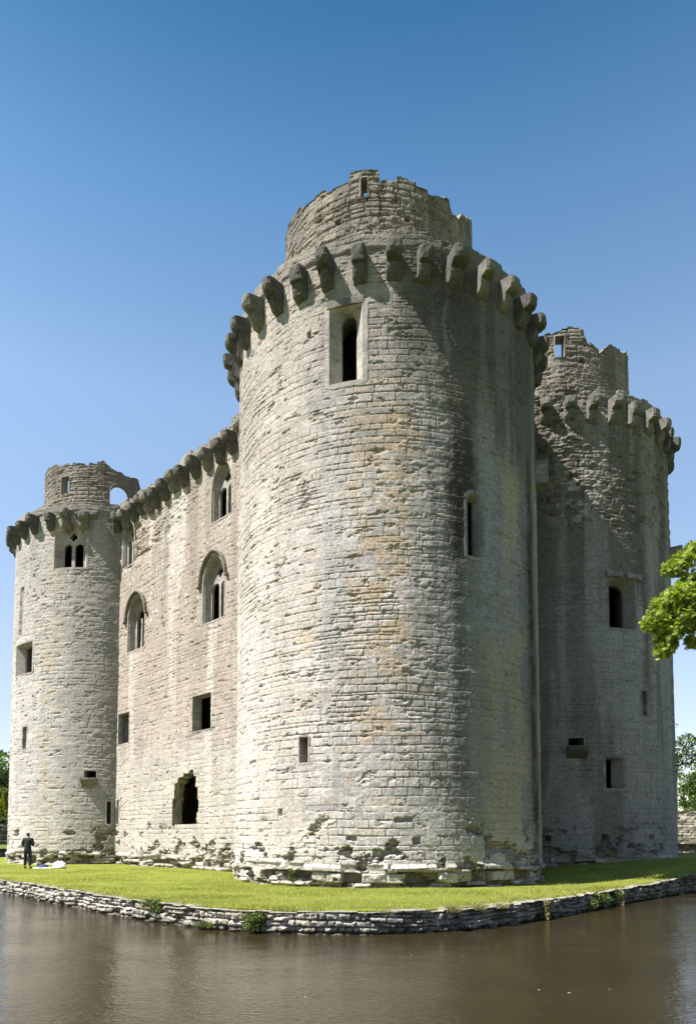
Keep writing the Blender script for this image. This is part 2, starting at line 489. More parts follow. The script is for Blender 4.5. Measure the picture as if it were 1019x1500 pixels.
# ------------------------------------------------------------------ corbels (five weathered variants; local +x = outward, z=0 foot)
def corbel_data(seed, mat, chop=0):
    r = random.Random(seed)
    bm = bmesh.new()
    lo = .40 + r.uniform(-.04, .05); up = .80 + r.uniform(-.1, .08) - chop
    prof = [(-.25, 0), (.03, .0), (.16, .04), (.30, .13), (lo, .27), (lo + .04, .42), (lo + .02, .50),
            (lo + .16, .53), (max(up - .06, lo + .18), .60), (up, .72), (up + .01, .96), (up - .02, 1.0), (.3, 1.03), (-.25, 1.03)]
    w = .20 + r.uniform(-.015, .035)
    nseg = 6
    rows = []
    for k in range(nseg + 1):
        y = -w + 2 * w * k / nseg
        edge = abs(k / nseg - .5) * 2
        sh = 1 - .12 * max(0, edge - .6) / .4
        row = []
        for (x, z) in prof:
            xx = x * sh if x > 0 else x
            zz = z if z > .1 else z + .05 * max(0, edge - .6)
            row.append(bm.verts.new((xx, y * (1 if z > .5 else .93), zz)))
        rows.append(row)
    n = len(prof)
    for a, b in zip(rows, rows[1:]):
        for k in range(n - 1): bm.faces.new((a[k], a[k + 1], b[k + 1], b[k]))
        bm.faces.new((a[n - 1], a[0], b[0], b[n - 1]))
    bm.faces.new(rows[0]); bm.faces.new(rows[-1][::-1])
    bmesh.ops.triangulate(bm, faces=[f for f in bm.faces if len(f.verts) > 4])
    bmesh.ops.subdivide_edges(bm, edges=bm.edges[:], cuts=1, use_grid_fill=True)
    bmesh.ops.recalc_face_normals(bm, faces=bm.faces)
    bm.normal_update()
    for v in bm.verts:
        v.co.x *= .77 if v.co.x > 0 else 1; v.co.z *= .90; v.co.y *= 1.0
        if v.co.x < 0: continue
        p = v.co.copy()
        k = mnoise.fractal(p * 4 + Vector((seed * 7.3, 0, 0)), .6, 2.0, 4)
        k2 = mnoise.noise(p * 2.2 + Vector((seed * 3.1, 5, 0)))
        v.co = p + v.normal * (k * .024 + k2 * .024)
    me = bpy.data.meshes.new('corbel'); bm.to_mesh(me); bm.free()
    for p in me.polygons: p.use_smooth = False
    me.materials.append(mat)
    return me
CD = [corbel_data(s, M['corbel'], c) for s, c in ((1, 0), (2, .05), (3, .0), (4, .12), (5, .02))]
CP = [corbel_data(s, M['corbel_pale'], c) for s, c in ((6, 0), (7, .08), (8, .03))]

def put_corbel(me, parent, xy, zfoot, ang, sc=(1, 1, 1)):
    o = bpy.data.objects.new('corbel', me)
    link(o, (xy[0], xy[1], zfoot), parent)
    o.rotation_euler = (random.uniform(-.04, .04), random.uniform(-.03, .03), ang + random.uniform(-.03, .03))
    o.scale = sc
    return o

# ------------------------------------------------------------------ castle
castle = empty('castle', (float(C1[0] + .5 * (C4 - C1)[0]), float((C1[1] + C4[1]) / 2), 0))
tag(castle, 'ruined moated stone castle with round towers and a ring of corbels at the wall top', 'castle')

CREAM = np.array((.56, .522, .470)); GREY = np.array((.43, .416, .395)); TAN = np.array((.455, .375, .300)); PALE = np.array((.60, .566, .515))

def base_cols(rn, u, z, seed, a=.5, dark=1.0):
    u = .25 * u + .75 * rn[..., 6]; z = .25 * z + .75 * rn[..., 7]
    t = np.clip(fbm(u * .35, z * .3, seed + 50, 3) * 1.0 + (rn[..., 3] - .5) * .8, 0, 1)[..., None]
    c = CREAM * (1 - t) + GREY * t
    m = (rn[..., 4] > .86) * .6
    c = mix(c, TAN, m)
    c = mix(c, PALE, (rn[..., 5] > .82) * .5)
    c = c * (1 + .26 * (rn[..., 4] - .5)[..., None])
    return c * dark

def base_zone(u, z, d, rn, seed, lay_big, c, top=.68, proud=.1):
    """robbed plinth at the foot of the walls: stretches of ledge survive, core rubble shows below"""
    w = .10 * (fbm(u * 1.1, z * 1.4, seed + 91, 3) - .5)
    du, dz, fu, fv, r2 = lay_big.query(u + w * .6, z + w)
    e = np.minimum(du, dz)
    seg = fbm(u * .75, 0 * z + 3, seed + 94, 3)                       # where the ledge survives
    tp = top + .22 * (fbm(u * .5, 0 * z, seed + 90, 3) - .5)
    lum = .16 * (fbm(u * 3.2, z * 3.6, seed + 92, 5, .6) - .5)
    # core rubble below the ledge
    m = 1 - sst(tp - .22, tp - .18, z)
    blk = (r2[..., 0] > .42)
    rub = np.where(blk, .0 + .09 * r2[..., 1], -.12 - .16 * r2[..., 1]) + lum - .05 * (1 - sst(0, .04, e)) * blk
    rub = rub - .22 * sst(.52, .60, fbm(u * 1.3, z * 2.2, seed + 93, 4))
    d = d * (1 - m) + rub * m
    # surviving ledge course
    lm = sst(tp - .22, tp - .19, z) * (1 - sst(tp - .03, tp + .02, z))
    keep = (seg + .25 * (r2[..., 2] - .5) > .52)
    led = np.where(keep, .11 + .03 * (r2[..., 3] - .5) - .10 * sst(tp - .12, tp, z), -.05) + lum * .4
    d = d * (1 - lm) + led * lm
    # pockets eaten into the courses just above
    pk = sst(.625, .65, fbm(u * 1.3, z * 1.8, seed + 97, 6, .62) + .10 * gau(z, tp + .25, .35)) * sst(2.3, 1.5, z) * (1 - m)
    du2, dz2, _, _, r3 = lay_big.query(u * 1.9 + 3 + w, z * 2.1 + w)
    e2 = np.minimum(du2, dz2)
    d = d - pk * (.07 + .22 * (r3[..., 0] - .25) * sst(0, .05, e2) + .06 * (1 - sst(0, .05, e2)) + .20 * (fbm(u * 4, z * 5, seed + 98, 4) - .5))
    mm = np.clip(m + lm, 0, 1)
    c = mix(c, (.36, .33, .27), mm * .45)
    c = mix(c, (.55, .52, .45), mm * (r2[..., 3] > .6) * .55)
    c = mix(c, (.12, .11, .08), mm * (1 - sst(0, .03, e)) * .6)
    c = mix(c, (.17, .145, .10), np.clip(mm * (~blk) * (1 - lm) * .75 + pk * .5, 0, 1))  # darker dirt tone in cavities and pockets, painted to deepen their shade
    c = mix(c, (.15, .15, .085), mm * sst(.58, .7, fbm(u * 2.3, z * 3, seed + 95, 3)) * .35)
    return d, c

def top_rough(u, z, d, c, seed, z0=18.2):
    return d, c

def make_shade(surf_R, seed, kind, fu0=-20, fu1=20, holes_hf=()):
    LA = Layout(seed, 0, 24, -22, 22, (.17, .29), (.24, .78))
    LR = Layout(seed + 1, 0, 24, -22, 22, (.10, .25), (.18, .66))
    LB = Layout(seed + 2, -1, 3, -22, 22, (.15, .30), (.22, .70))
    def f(u, z):
        deg = np.degrees(u / surf_R) if surf_R else u
        deg0 = deg; deg = deg + 9 * (fbm(u * .9, z * .45, seed + 55, 4) - .5) + 3 * (fbm(u * 5, z * 5, seed + 56, 3) - .5)
        d, rn, J, E, fv = masonry(u, z, LA, seed)
        # rubble zones
        if kind == 'T1': rz = sst(.565, .60, fbm(u * .42, z * .5, seed + 20, 5))
        elif kind == 'T3': rz = sst(.40, .52, fbm(u * .3, z * .3, seed + 20, 3) + .35 * gau(deg, -98, 15) * sst(12.5, 15, z)) * sst(13.2, 14.6, z + 2 * (fbm(u * .8, z * .8, seed + 21, 3) - .5))
        elif kind == 'W': rz = sst(.42, .5, fbm(u * .3, z * .4, seed + 20, 3) * .6 + .45 * gau(u, 16, 3.0) * sst(15.6, 16.6, z))
        elif kind == 'TUR': rz = np.ones_like(u)
        elif kind == 'T2': rz = sst(.57, .61, fbm(u * .42, z * .5, seed + 20, 5))
        else: rz = np.zeros_like(u)
        c = base_cols(rn, u, z, seed)
        c = mix(c, (.085, .07, .05), np.clip(J * 1.15, 0, 1) * .88)
        if kind in ('T1', 'T2', 'T3', 'W', 'TUR'):
            k = dict(jw=.026, jd=.040, off=.020, rough=.020, warp=.06, er=.05, ert=.66)
            if kind in ('T1', 'T2'): k.update(jw=.019, off=.010, jd=.022, rough=.012, warp=.04, er=.035, ert=.70)
            if kind == 'T3': k.update(off=.026, jd=.032, er=.10, rough=.035)
            d2, rn2, J2, E2, _ = masonry(u, z, LR, seed + 40, **k)
            c2 = base_cols(rn2, u, z, seed + 3) * (np.array((.82, .80, .77)) if kind not in ('T1', 'T2') else np.array((.96, .95, .94)))
            c2 = mix(c2, (.12, .105, .08), np.clip(J2, 0, 1) * .7)
            d = d * (1 - rz) + d2 * rz; c = c * (1 - rz[..., None]) + c2 * rz[..., None]
            E = E * (1 - rz) + E2 * rz
        c = mix(c, (.30, .25, .17), E * .45)
        vs = fbm(u * 2.2, z * .16, seed + 60, 4)            # rain-wash streaks
        vb = fbm(u * .8, z * .07, seed + 61, 3)
        c = mix(c, (.30, .29, .26), sst(.5, .68, vs) * .45)
        c = mix(c, (.60, .585, .545), sst(.55, .7, fbm(u * 3.2, z * .22, seed + 62, 3)) * .30)
        DK = (.062, .056, .044)
        c = c * (1 - .16 * sst(.50, .62, fbm(u * 1.1, z * 1.3, seed + 63, 5)))[..., None]
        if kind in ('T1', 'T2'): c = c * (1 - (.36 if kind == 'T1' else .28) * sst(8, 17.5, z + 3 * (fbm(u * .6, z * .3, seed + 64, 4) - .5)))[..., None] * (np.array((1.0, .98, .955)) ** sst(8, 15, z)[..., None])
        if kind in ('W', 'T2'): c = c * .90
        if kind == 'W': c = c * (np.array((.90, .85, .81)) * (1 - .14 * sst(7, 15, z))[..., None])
        if kind == 'T1':
            nz = .5 * fbm(u * 1.3, z * 1.6, seed + 70, 5) + .5 * fbm(rn[..., 6] * 1.1, rn[..., 7] * 1.4, seed + 70, 5) + .10 * (rn[..., 3] - .5)
            c = mix(c, (.52, .475, .40), sst(-112, -124, deg) * .35)
            c = mix(c, (.43, .335, .225), gau(deg, -93, 10) * sst(2.5, 5, z) * sst(16, 13, z) * sst(.44, .60, nz + .12 * (rn[..., 5] - .5)) * .85)
            c = mix(c, (.46, .385, .285), gau(deg, -121, 5) * sst(2, 4, z) * sst(11, 7, z) * sst(.5, .62, nz) * .6)
            c = mix(c, (.43, .435, .42), gau(deg + .4 * (z - 10), -109, 4.5) * sst(5, 8, z) * sst(17, 14, z) * .45 * (.55 + .9 * (nz - .2)))
            gm = sst(-90, -76, deg) * sst(-2, 3, z)
            c = mix(c, (.285, .277, .258), gm * (.66 + .8 * (nz - .5)) * sst(0.2, 2.8, z))
            c = mix(c, (.12, .115, .10), gm * sst(.46, .60, .6 * vs + .4 * fbm(u * 5, z * 5, seed + 57, 3)) * .65 * sst(1, 3.5, z))
            olive = sst(-70, -60, deg) * sst(15.5, 13, z)
            c = mix(c, (.40, .365, .265), olive * sst(.40, .54, fbm(u * .9, z * .45, seed + 71, 4)) * .85)
            c = mix(c, (.21, .24, .225), gau(deg, -62.5, 4.5) * sst(9.8, 9, z) * .65)
            c = mix(c, (.31, .31, .298), olive * sst(.6, .4, fbm(u * .9, z * .45, seed + 71, 4)) * .6)
            # dark run-off streaks
            w = 3.8 + 1.4 * fbm(z * .9, z * 0, seed + 73, 3)
            c = mix(c, DK, gau(deg, -69.5 + .22 * (18 - z), w) * sst(7.5, 11.5, z) * (.75 + 1.3 * fbm(u * 4, z * .8, seed + 74, 4)))
            c = mix(c, (.11, .12, .12), gau(deg, -68, 4) * sst(10, 8, z) * .30)
            c = mix(c, (.075, .055, .035), gau(deg0, -31 - .35 * (z - 9), 5.2) * (.75 + .9 * (fbm(u * 3, z * 1.2, seed + 75, 3) - .3)))
            c = mix(c, (.33, .35, .33), sst(-24, -20, deg0 + .35 * (z - 9)) * .8)
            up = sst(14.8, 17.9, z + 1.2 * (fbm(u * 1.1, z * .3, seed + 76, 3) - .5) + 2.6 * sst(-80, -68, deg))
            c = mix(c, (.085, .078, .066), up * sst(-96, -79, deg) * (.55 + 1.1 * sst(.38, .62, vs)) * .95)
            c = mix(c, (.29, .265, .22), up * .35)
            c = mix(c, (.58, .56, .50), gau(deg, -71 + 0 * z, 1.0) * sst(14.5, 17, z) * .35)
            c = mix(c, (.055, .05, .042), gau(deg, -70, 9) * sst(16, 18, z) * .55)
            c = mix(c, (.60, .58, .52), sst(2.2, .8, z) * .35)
            c = c * (1 - .30 * sst(13.8, 16.8, z) * sst(-90, -76, deg))[..., None]  # upper right darkened in the colour to offset its sky light
        elif kind == 'T2':
            nz = fbm(u * 1.3, z * 1.6, seed + 70, 5)
            c = mix(c, (.55, .53, .47), .35 * np.ones_like(z))
            c = mix(c, (.46, .39, .29), gau(deg, -105, 5) * sst(.47, .6, nz) * .6)
            c = mix(c, (.24, .235, .215), sst(-104, -88, deg) * .40 + sst(-86, -70, deg) * .35)  # darker towards the right: fading sunlight put into the stone colour
            c = mix(c, (.20, .19, .16), sst(15, 18.5, z) * .45 * sst(.4, .6, vs))
            c = mix(c, (.17, .16, .13), gau(deg, -69, 3) * .5)  # strip of shade beside the wall junction, painted into the colour
        elif kind == 'T3':
            c = mix(c, (.20, .20, .198), .70 * np.ones_like(z)); c = c * (1 + .22 * sst(-84, -70, deg))[..., None]  # grey-dark tint: the tower's shade mixed into its stone colour
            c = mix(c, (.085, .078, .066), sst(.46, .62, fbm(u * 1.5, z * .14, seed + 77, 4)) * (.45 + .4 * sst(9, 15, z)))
            c = mix(c, (.20, .18, .145), sst(10, 16, z) * .5)
            c = mix(c, (.07, .06, .05), gau(deg, -60, 2.6) * sst(5, 9, z) * sst(18, 12, z) * .7)
            c = mix(c, (.34, .34, .33), gau(deg, -80, 10) * gau(z, 9.3, 1.2) * .3)
            c = mix(c, (.50, .48, .43), sst(.54, .62, fbm(u * 2.2, z * 3.2, seed + 78, 6, .7)) * gau(deg0, -93, 9) * gau(z, 15.2, 1.6) * .9)  # pale patches painted only where sunlight lands on the rubble
            big = fbm(u * 1.0, z * 1.1, seed + 79, 5)
            zr = gau(deg, -95, 14) * sst(12.8, 14.5, z)
            d = d + zr * (.28 * (big - .5) + .05)
        elif kind == 'W':
            c = mix(c, (.345, .295, .235), .62 * sst(5, 9, z + 1.5 * (vb - .5)) * np.ones_like(z))
            c = mix(c, (.50, .48, .42), sst(.53, .66, fbm(u * 1.2, z * .1, seed + 77, 4)) * .6)
            c = mix(c, (.22, .19, .155), sst(.57, .68, fbm(u * 1.7 + 4, z * .12, seed + 78, 4)) * sst(7, 12, z) * .5)
            c = mix(c, (.47, .45, .39), sst(6.5, 4.5, z) * .4)
            rs = np.random.default_rng(3)
            for _ in range(90):
                a, b_ = rs.uniform(7, 18.5), rs.normal(14.6, 1.9); q = rs.uniform(.03, .075)
                near = np.exp(-(((u - a) / q) ** 2 + ((z - b_) / (q * 1.1)) ** 2) ** 1.5)
                c = mix(c, (.72, .71, .66), near * .9)
            d = d - .10 * sst(.45, .6, fbm(u * 1.1, z * 2.5, seed + 79, 5)) * gau(u, 16, 2.5) * sst(15, 16.5, z)
        elif kind == 'TUR':
            c = c * np.array((.74, .705, .66)); c = mix(c, (.20, .18, .15), .35 + .4 * sst(.45, .6, fbm(u * .9, z * .5, seed + 80, 4)))
            c = mix(c, (.12, .11, .085), sst(.5, .65, vs) * .5)
        if kind != 'TUR':
            d, c = base_zone(u, z, d, rn, seed, LB, c)
            # upper course just under the broken parapet
            tpn = sst(18.95, 19.05, z)
            d = d + tpn * (.05 + .1 * (fbm(u * 1.5, z, seed + 81, 4) - .5))
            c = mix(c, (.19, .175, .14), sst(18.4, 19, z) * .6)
        for (hu, hz, w, h, dep) in holes_hf:
            ww = w / 2 * (1 + .35 * (fbm(u * 8, z * 8, seed + 83, 2) - .5)); hh = h / 2 * (1 + .35 * (fbm(u * 8, z * 8, seed + 84, 2) - .5))
            m = (np.abs(u - hu) < ww) & (np.abs(z - hz) < hh)
            d = np.where(m, -dep, d); c = np.where(m[..., None], c * .7, c)
        return d, c * np.array((1.0, .975, .995))
    return f

def ragged(us, base, seed, amp=.12, step=.35):
    k = np.floor(us / step + .3 * vn(us * .7, us * 0, seed))
    return base + amp * (2 * _h(k, k * 0 + 3, seed) - 1) + amp * .4 * (fbm(us * 6, us * 0, seed + 5, 3) - .5)

def top_cap(surf, us, ztop, thick, c0, z_in=None):
    """top surface of a wall head: from outer edge inwards, uneven"""
    n = 9; t = np.linspace(0, 1, n)[:, None]
    U = np.repeat(us[None, :], n, 0)
    D = -thick * t * np.ones_like(U)
    Z = ztop[None, :] + .06 * (fbm(U * 4, t * 5 + 0 * U, 77, 3) - .5) * (t > 0) + 0 * t
    if z_in is not None: Z = Z + (z_in - ztop[None, :]) * t ** 3 * 0
    x, y, z = surf.map(U, Z, D); V = np.stack([x, y, Z], -1).reshape(-1, 3)
    c = np.array(c0) * (.7 + .6 * fbm(U * 5, t * 5 + 0 * U, 78, 3))[..., None]
    return V, grid_faces(n, len(us)), c.reshape(-1, 3)

def make_tower(C, seed, kind, arc, fine, coarse, holes, hf, label):
    surf = Cyl(C, R)
    a0, a1 = rad(arc[0]) * R, rad(arc[1]) * R
    us = grid_lines(-PI * R - .0, PI * R, fine, coarse, a0, a1) if kind != 'T1' else None
    # start the seam behind the tower
    s0 = rad(arc[0] - (360 - (arc[1] - arc[0])) / 2) * R
    us = grid_lines(s0, s0 + 2 * PI * R, fine, coarse, a0, a1)
    ny = int((H + .3) / fine)
    top = ragged(us, H + .0, seed + 5, .10, .42)
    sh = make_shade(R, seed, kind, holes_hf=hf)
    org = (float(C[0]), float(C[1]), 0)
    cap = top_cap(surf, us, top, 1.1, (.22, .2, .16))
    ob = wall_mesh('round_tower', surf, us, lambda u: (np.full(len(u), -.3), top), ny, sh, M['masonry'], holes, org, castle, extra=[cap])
    ob['label'] = label
    return ob, surf

def A(deg, r=R): return rad(deg) * r
def win_rect(a0, a1, z0, z1, kind='rect', rise=None): return shape(A(a0), A(a1), z0, z1, kind, rise)

# ---- front tower (T1)
w1o = win_rect(-111.4, -100.3, 14.98, 17.38); w1i = win_rect(-108.4, -103.0, 15.02, 17.26, 'round'); w1e = win_rect(-119, -93, 14.6, 17.8, 'round')
sr_o = win_rect(-66.2, -60.6, 9.8, 11.75, 'round', .18); sr_i = win_rect(-64.0, -61.9, 9.93, 11.6); sr_e = win_rect(-74, -54, 9.6, 11.9)
sl_o = win_rect(-122.0, -118.7, 3.65, 4.42)
hf1 = [(A(-130), 2.21, .16, .2, .3), (A(-118.7), 16.74, .12, .22, .25), (A(-75), 8.6, .06, .05, .06),
       (A(-104), 1.42, .3, .12, .12), (A(-88), 1.95, .5, .14, .09), (A(-84), 1.35, .22, .2, .12), (A(-96), 1.0, .25, .25, .14)]
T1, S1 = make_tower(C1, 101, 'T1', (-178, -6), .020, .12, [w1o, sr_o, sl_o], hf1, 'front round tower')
window('window', S1, [(w1o, 0), (w1i, .34), (w1i, .42), (w1e, 1.6)], T1, M['dressed'], .16, .012)
block('window_lintel', S1, A(-112.2), A(-99.9), 17.36, 17.58, -.1, .03, T1, M['corbel_pale'], rough=.015)
window('arrow_slit', S1, [(sr_o, 0), (sr_i, .28), (sr_i, .33), (sr_e, 1.4)], T1, M['dressed_grey'], .10, .008)
window('arrow_slit', S1, [(sl_o, 0), (sl_o, .5), (win_rect(-128, -112, 3.3, 4.8), 1.1)], T1, M['dressed'], .05, .004)
block('projecting_stone', S1, A(-16), A(-8.5), 13.75, 14.55, -.2, .42, T1, M['dressed_grey'], 0, .02)

def corbel_ring(C, parent, angs, pale=(), zf=17.95, k=1.0):
    for i, a in enumerate(angs):
        me = CP[i % 3] if i in pale else CD[(i * 2 + i // 3) % 5]
        x, y = C[0] + (R - .02) * math.cos(rad(a)), C[1] + (R - .02) * math.sin(rad(a))
        put_corbel(me, parent, (x, y), zf + random.uniform(-.05, .04), rad(a),
                   (k * random.uniform(.9, 1.06), random.uniform(.92, 1.14), random.uniform(.93, 1.06)))
corbel_ring(C1, T1, [-202, -192, -182, -172, -162, -152.5, -142.4, -131.6, -121.6, -111.7, -100.9, -90.6, -80.9, -70.5, -60.0, -49.6, -39.2, -28.4, -17.6, -7, 3], pale=(6, 14, 15))

# ---- far left tower (T2)
b_o = win_rect(-104.8, -85.5, 15.9, 18.45, 'point', 1.0); b_i = win_rect(-102.3, -87.6, 15.95, 18.30, 'point', .95)
um = A(-94.95)
def foil(cu, cz, r, n=4):
    P = []
    for k in range(32):
        a = 2 * PI * k / 32; q = r * (.58 + .42 * abs(math.cos(n / 2 * a)) ** .6)
        P.append((cu + q * math.cos(a + PI / 4 * 0), cz + q * math.sin(a)))
    return P
lights2 = [shape(um - .60, um - .09, 16.0, 17.35, 'round', .26), shape(um + .09, um + .60, 16.0, 17.35, 'round', .26), foil(um, 17.72, .235)]
sq_o = win_rect(-139.5, -119.6, 10.38, 12.08); sq_i = win_rect(-136.5, -123, 10.5, 11.95)
s2a = win_rect(-127, -122.8, 6.22, 7.42); s2b = win_rect(-71.3, -69.0, 2.14, 3.33); gd = win_rect(-84, -77.3, 4.55, 4.95)
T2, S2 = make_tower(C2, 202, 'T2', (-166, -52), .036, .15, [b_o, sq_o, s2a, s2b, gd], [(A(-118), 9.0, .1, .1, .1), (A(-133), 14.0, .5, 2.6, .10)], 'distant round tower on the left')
window('window', S2, [(b_o, 0), (b_i, .38), (b_i, .55), (win_rect(-118, -70, 15.4, 18.7, 'point'), 1.6)], T2, M['dressed'], .10, .01, plate=(.38, .13, b_i, lights2))
window('window', S2, [(sq_o, 0), (sq_i, .4), (sq_i, .5), (win_rect(-152, -105, 10.0, 12.4), 1.3)], T2, M['dressed'], .10, .01)
window('arrow_slit', S2, [(s2a, 0), (s2a, 1.2)], T2, M['dressed'], .1, .01)
window('arrow_slit', S2, [(s2b, 0), (s2b, 1.2)], T2, M['dressed'], .1, .01)
window('garderobe_opening', S2, [(gd, 0), (gd, 1.2)], T2, M['dressed'], .08, .01)
block('projecting_stone', S2, A(-85), A(-77), 3.95, 4.55, -.2, .34, T2, M['corbel_pale'], .75, .03)
corbel_ring(C2, T2, [-190, -180, -170, -160, -150, -140, -130, -119.5, -107, -97, -86.5, -69.3], pale=(9, 10), zf=17.98)
block('broken_corbelling', S2, A(-92), A(-80), 18.45, 19.1, -.2, .20, T2, M['corbel_pale'], .5, .07)

# ---- right tower (T3)
r_o = win_rect(-79.3, -66.0, 9.7, 11.72); r_i = win_rect(-79.0, -68.4, 9.8, 11.55, 'round', .3); r_e = win_rect(-92, -58, 9.4, 12)
q_o = win_rect(-82.4, -74.2, 3.34, 4.52); q_i = win_rect(-82.2, -77.5, 3.38, 4.48)
t_s = win_rect(-63.0, -60.2, 6.3, 7.28); g3 = win_rect(-97.8, -91.4, 4.98, 5.3)
hf3 = [(A(-83.5), 1.46, .2, .22, .4), (A(-59.4), 1.46, .3, .2, .4), (A(-56), .78, .12, .2, .3), (A(-107), 1.41, .2, .22, .4), (A(-70), 1.75, .5, .1, .06)]
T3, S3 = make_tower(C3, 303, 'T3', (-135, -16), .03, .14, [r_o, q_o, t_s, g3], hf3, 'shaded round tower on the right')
window('window', S3, [(r_o, 0), (r_i, .42), (r_i, .5), (r_e, 1.6)], T3, M['dressed_grey'], .10, .01)
block('window_lintel', S3, A(-80.6), A(-73.2), 11.74, 11.95, -.1, .14, T3, M['dressed_grey'], 0, .03)
block('window_lintel', S3, A(-71.2), A(-63.4), 11.72, 11.92, -.1, .16, T3, M['dressed_grey'], 0, .03)
window('window', S3, [(q_o, 0), (q_i, .36), (q_i, .42), (win_rect(-93, -66, 3.0, 4.9), 1.4)], T3, M['dressed_grey'], .12, .012)
window('arrow_slit', S3, [(t_s, 0), (t_s, 1.2)], T3, M['dressed_grey'], .1, .01)
window('garderobe_opening', S3, [(g3, 0), (g3, 1.2)], T3, M['dressed_grey'], .08, .01)
block('projecting_stone', S3, A(-98.5), A(-90.7), 4.40, 4.98, -.2, .36, T3, M['corbel'], .75, .03)
block('projecting_stone', S3, A(-27.5), A(-21), 12.9, 14.1, -.2, .50, T3, M['dressed_grey'], 0, .04)
corbel_ring(C3, T3, [-134.5, -124.6, -114.7, -104.7, -94.8, -85.5, -75.7, -65.4, -55.6, -45.6, -35.7, -25.8, -15.9, -6, 4], pale=(2, 3, 4, 5, 6, 7, 8, 9), zf=18.0, k=.9)

# ---- rear tower (hidden behind the others)
S4 = Cyl(C4, R)
us4 = np.linspace(0, 2 * PI * R, 180); top4 = ragged(us4, H, 9, .1)
T4 = wall_mesh('round_tower', S4, us4, lambda u: (np.full(len(u), -.3), top4), 130, make_shade(R, 404, 'T2'), M['masonry'],
               (), (float(C4[0]), float(C4[1]), 0), castle, extra=[top_cap(S4, us4, top4, 1.1, (.22, .2, .16))])
T4['label'] = 'rear round tower'

# ---- long curtain wall
SW = Flat(C1 - vv * WO, uv, -vv)
sw1 = shape(15.42, 17.3, 11.15, 14.02, 'point', 1.35); sw2 = shape(8.05, 9.80, 11.0, 13.95, 'point', 1.35)
sw3 = shape(7.56, 9.16, 15.45, 18.05, 'point', 1.25); sw4 = shape(16.75, 18.08, 15.9, 18.35, 'point', 1.15)
qr = shape(9.0, 10.57, 6.22, 7.82); ql = shape(16.95, 18.2, 6.36, 7.98); sl = shape(17.95, 18.2, 2.14, 3.42)
def breach_poly():
    P = [(10.12, 2.03), (12.27, 2.03), (12.27, 3.22), (12.12, 3.26), (12.10, 3.95), (11.8, 3.98), (11.78, 4.2), (11.3, 4.22), (11.28, 4.36), (10.75, 4.38),
         (10.72, 4.5), (10.42, 4.5), (10.38, 4.2), (10.2, 4.15), (10.22, 3.7), (10.02, 3.65), (10.06, 3.2), (9.94, 3.1), (9.95, 2.6), (10.08, 2.5)]
    out = []
    for i in range(len(P)):
        a = P[i]; b = P[(i + 1) % len(P)]
        for k in range(4):
            t = k / 4; x = a[0] + (b[0] - a[0]) * t; z = a[1] + (b[1] - a[1]) * t
            j = .03 if a[1] > 2.1 or b[1] > 2.1 else 0
            out.append((x + j * mnoise.noise(Vector((x * 6, z * 6, 0))), z + j * mnoise.noise(Vector((x * 6, z * 6, 4)))))
    return out
bre = breach_poly()
usw = grid_lines(0, 23.385, .03, .15, 4.6, 19.2)
topw = ragged(usw, H + .05, 55, .16, .5)
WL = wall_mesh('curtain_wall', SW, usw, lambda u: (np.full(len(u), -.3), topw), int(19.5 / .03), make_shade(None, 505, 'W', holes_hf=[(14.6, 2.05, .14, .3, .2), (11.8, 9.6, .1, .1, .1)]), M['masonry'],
               [sw1, sw2, sw3, sw4, qr, ql, sl, bre], (float(SW.P0[0]), float(SW.P0[1]), 0), castle,
               extra=[top_cap(SW, usw, topw, 1.6, (.24, .22, .18))])
WL['label'] = 'long sunlit curtain wall between two towers'

def inset(s, k): return shape(*s, 'point', 1.2)
def arched_window(o, u0, u1, z0, z1, rise, plate_lights, dep=.36):
    i_ = shape(u0 + .14, u1 - .14, z0 + .05, z1 - .10, 'point', rise)
    m_ = shape(u0 + .07, u1 - .07, z0 + .03, z1 - .06, 'point', rise)
    e_ = shape(u0 - 1.3, u1 + 3.0, z0 - .7, z1 + .2, 'point', rise)
    return window('window', SW, [(o, 0), (m_, .12), (m_, .18), (i_, dep), (i_, dep + .13)] + ([(e_, 1.3)] if dep > .3 else []), WL, M['dressed_wall'], .07, .006,
                  plate=(dep, .12, i_, plate_lights) if plate_lights else None)
def two_lights(u0, u1, z0, zs, eye=None):
    a, b = u0 + .20, u1 - .20; mid = (a + b) / 2
    L = [shape(a, mid - .07, z0 + .1, zs, 'round', .24), shape(mid + .07, b, z0 + .1, zs, 'round', .24)]
    if eye: L.append(foil(mid, eye, .24))
    return L
arched_window(sw1, 15.42, 17.3, 11.15, 14.02, 1.25, [shape(15.62, 16.98, 11.22, 13.5, 'point', .8)])
arched_window(sw2, 8.05, 9.80, 11.0, 13.95, 1.25, two_lights(8.05, 9.80, 11.0, 12.85, 13.28))
arched_window(sw3, 7.56, 9.16, 15.45, 18.05, 1.15, two_lights(7.56, 9.16, 15.45, 17.05, 17.42), .32)
arched_window(sw4, 16.75, 18.08, 15.9, 18.35, 1.05, two_lights(16.75, 18.08, 15.9, 17.4, 17.75), .24)
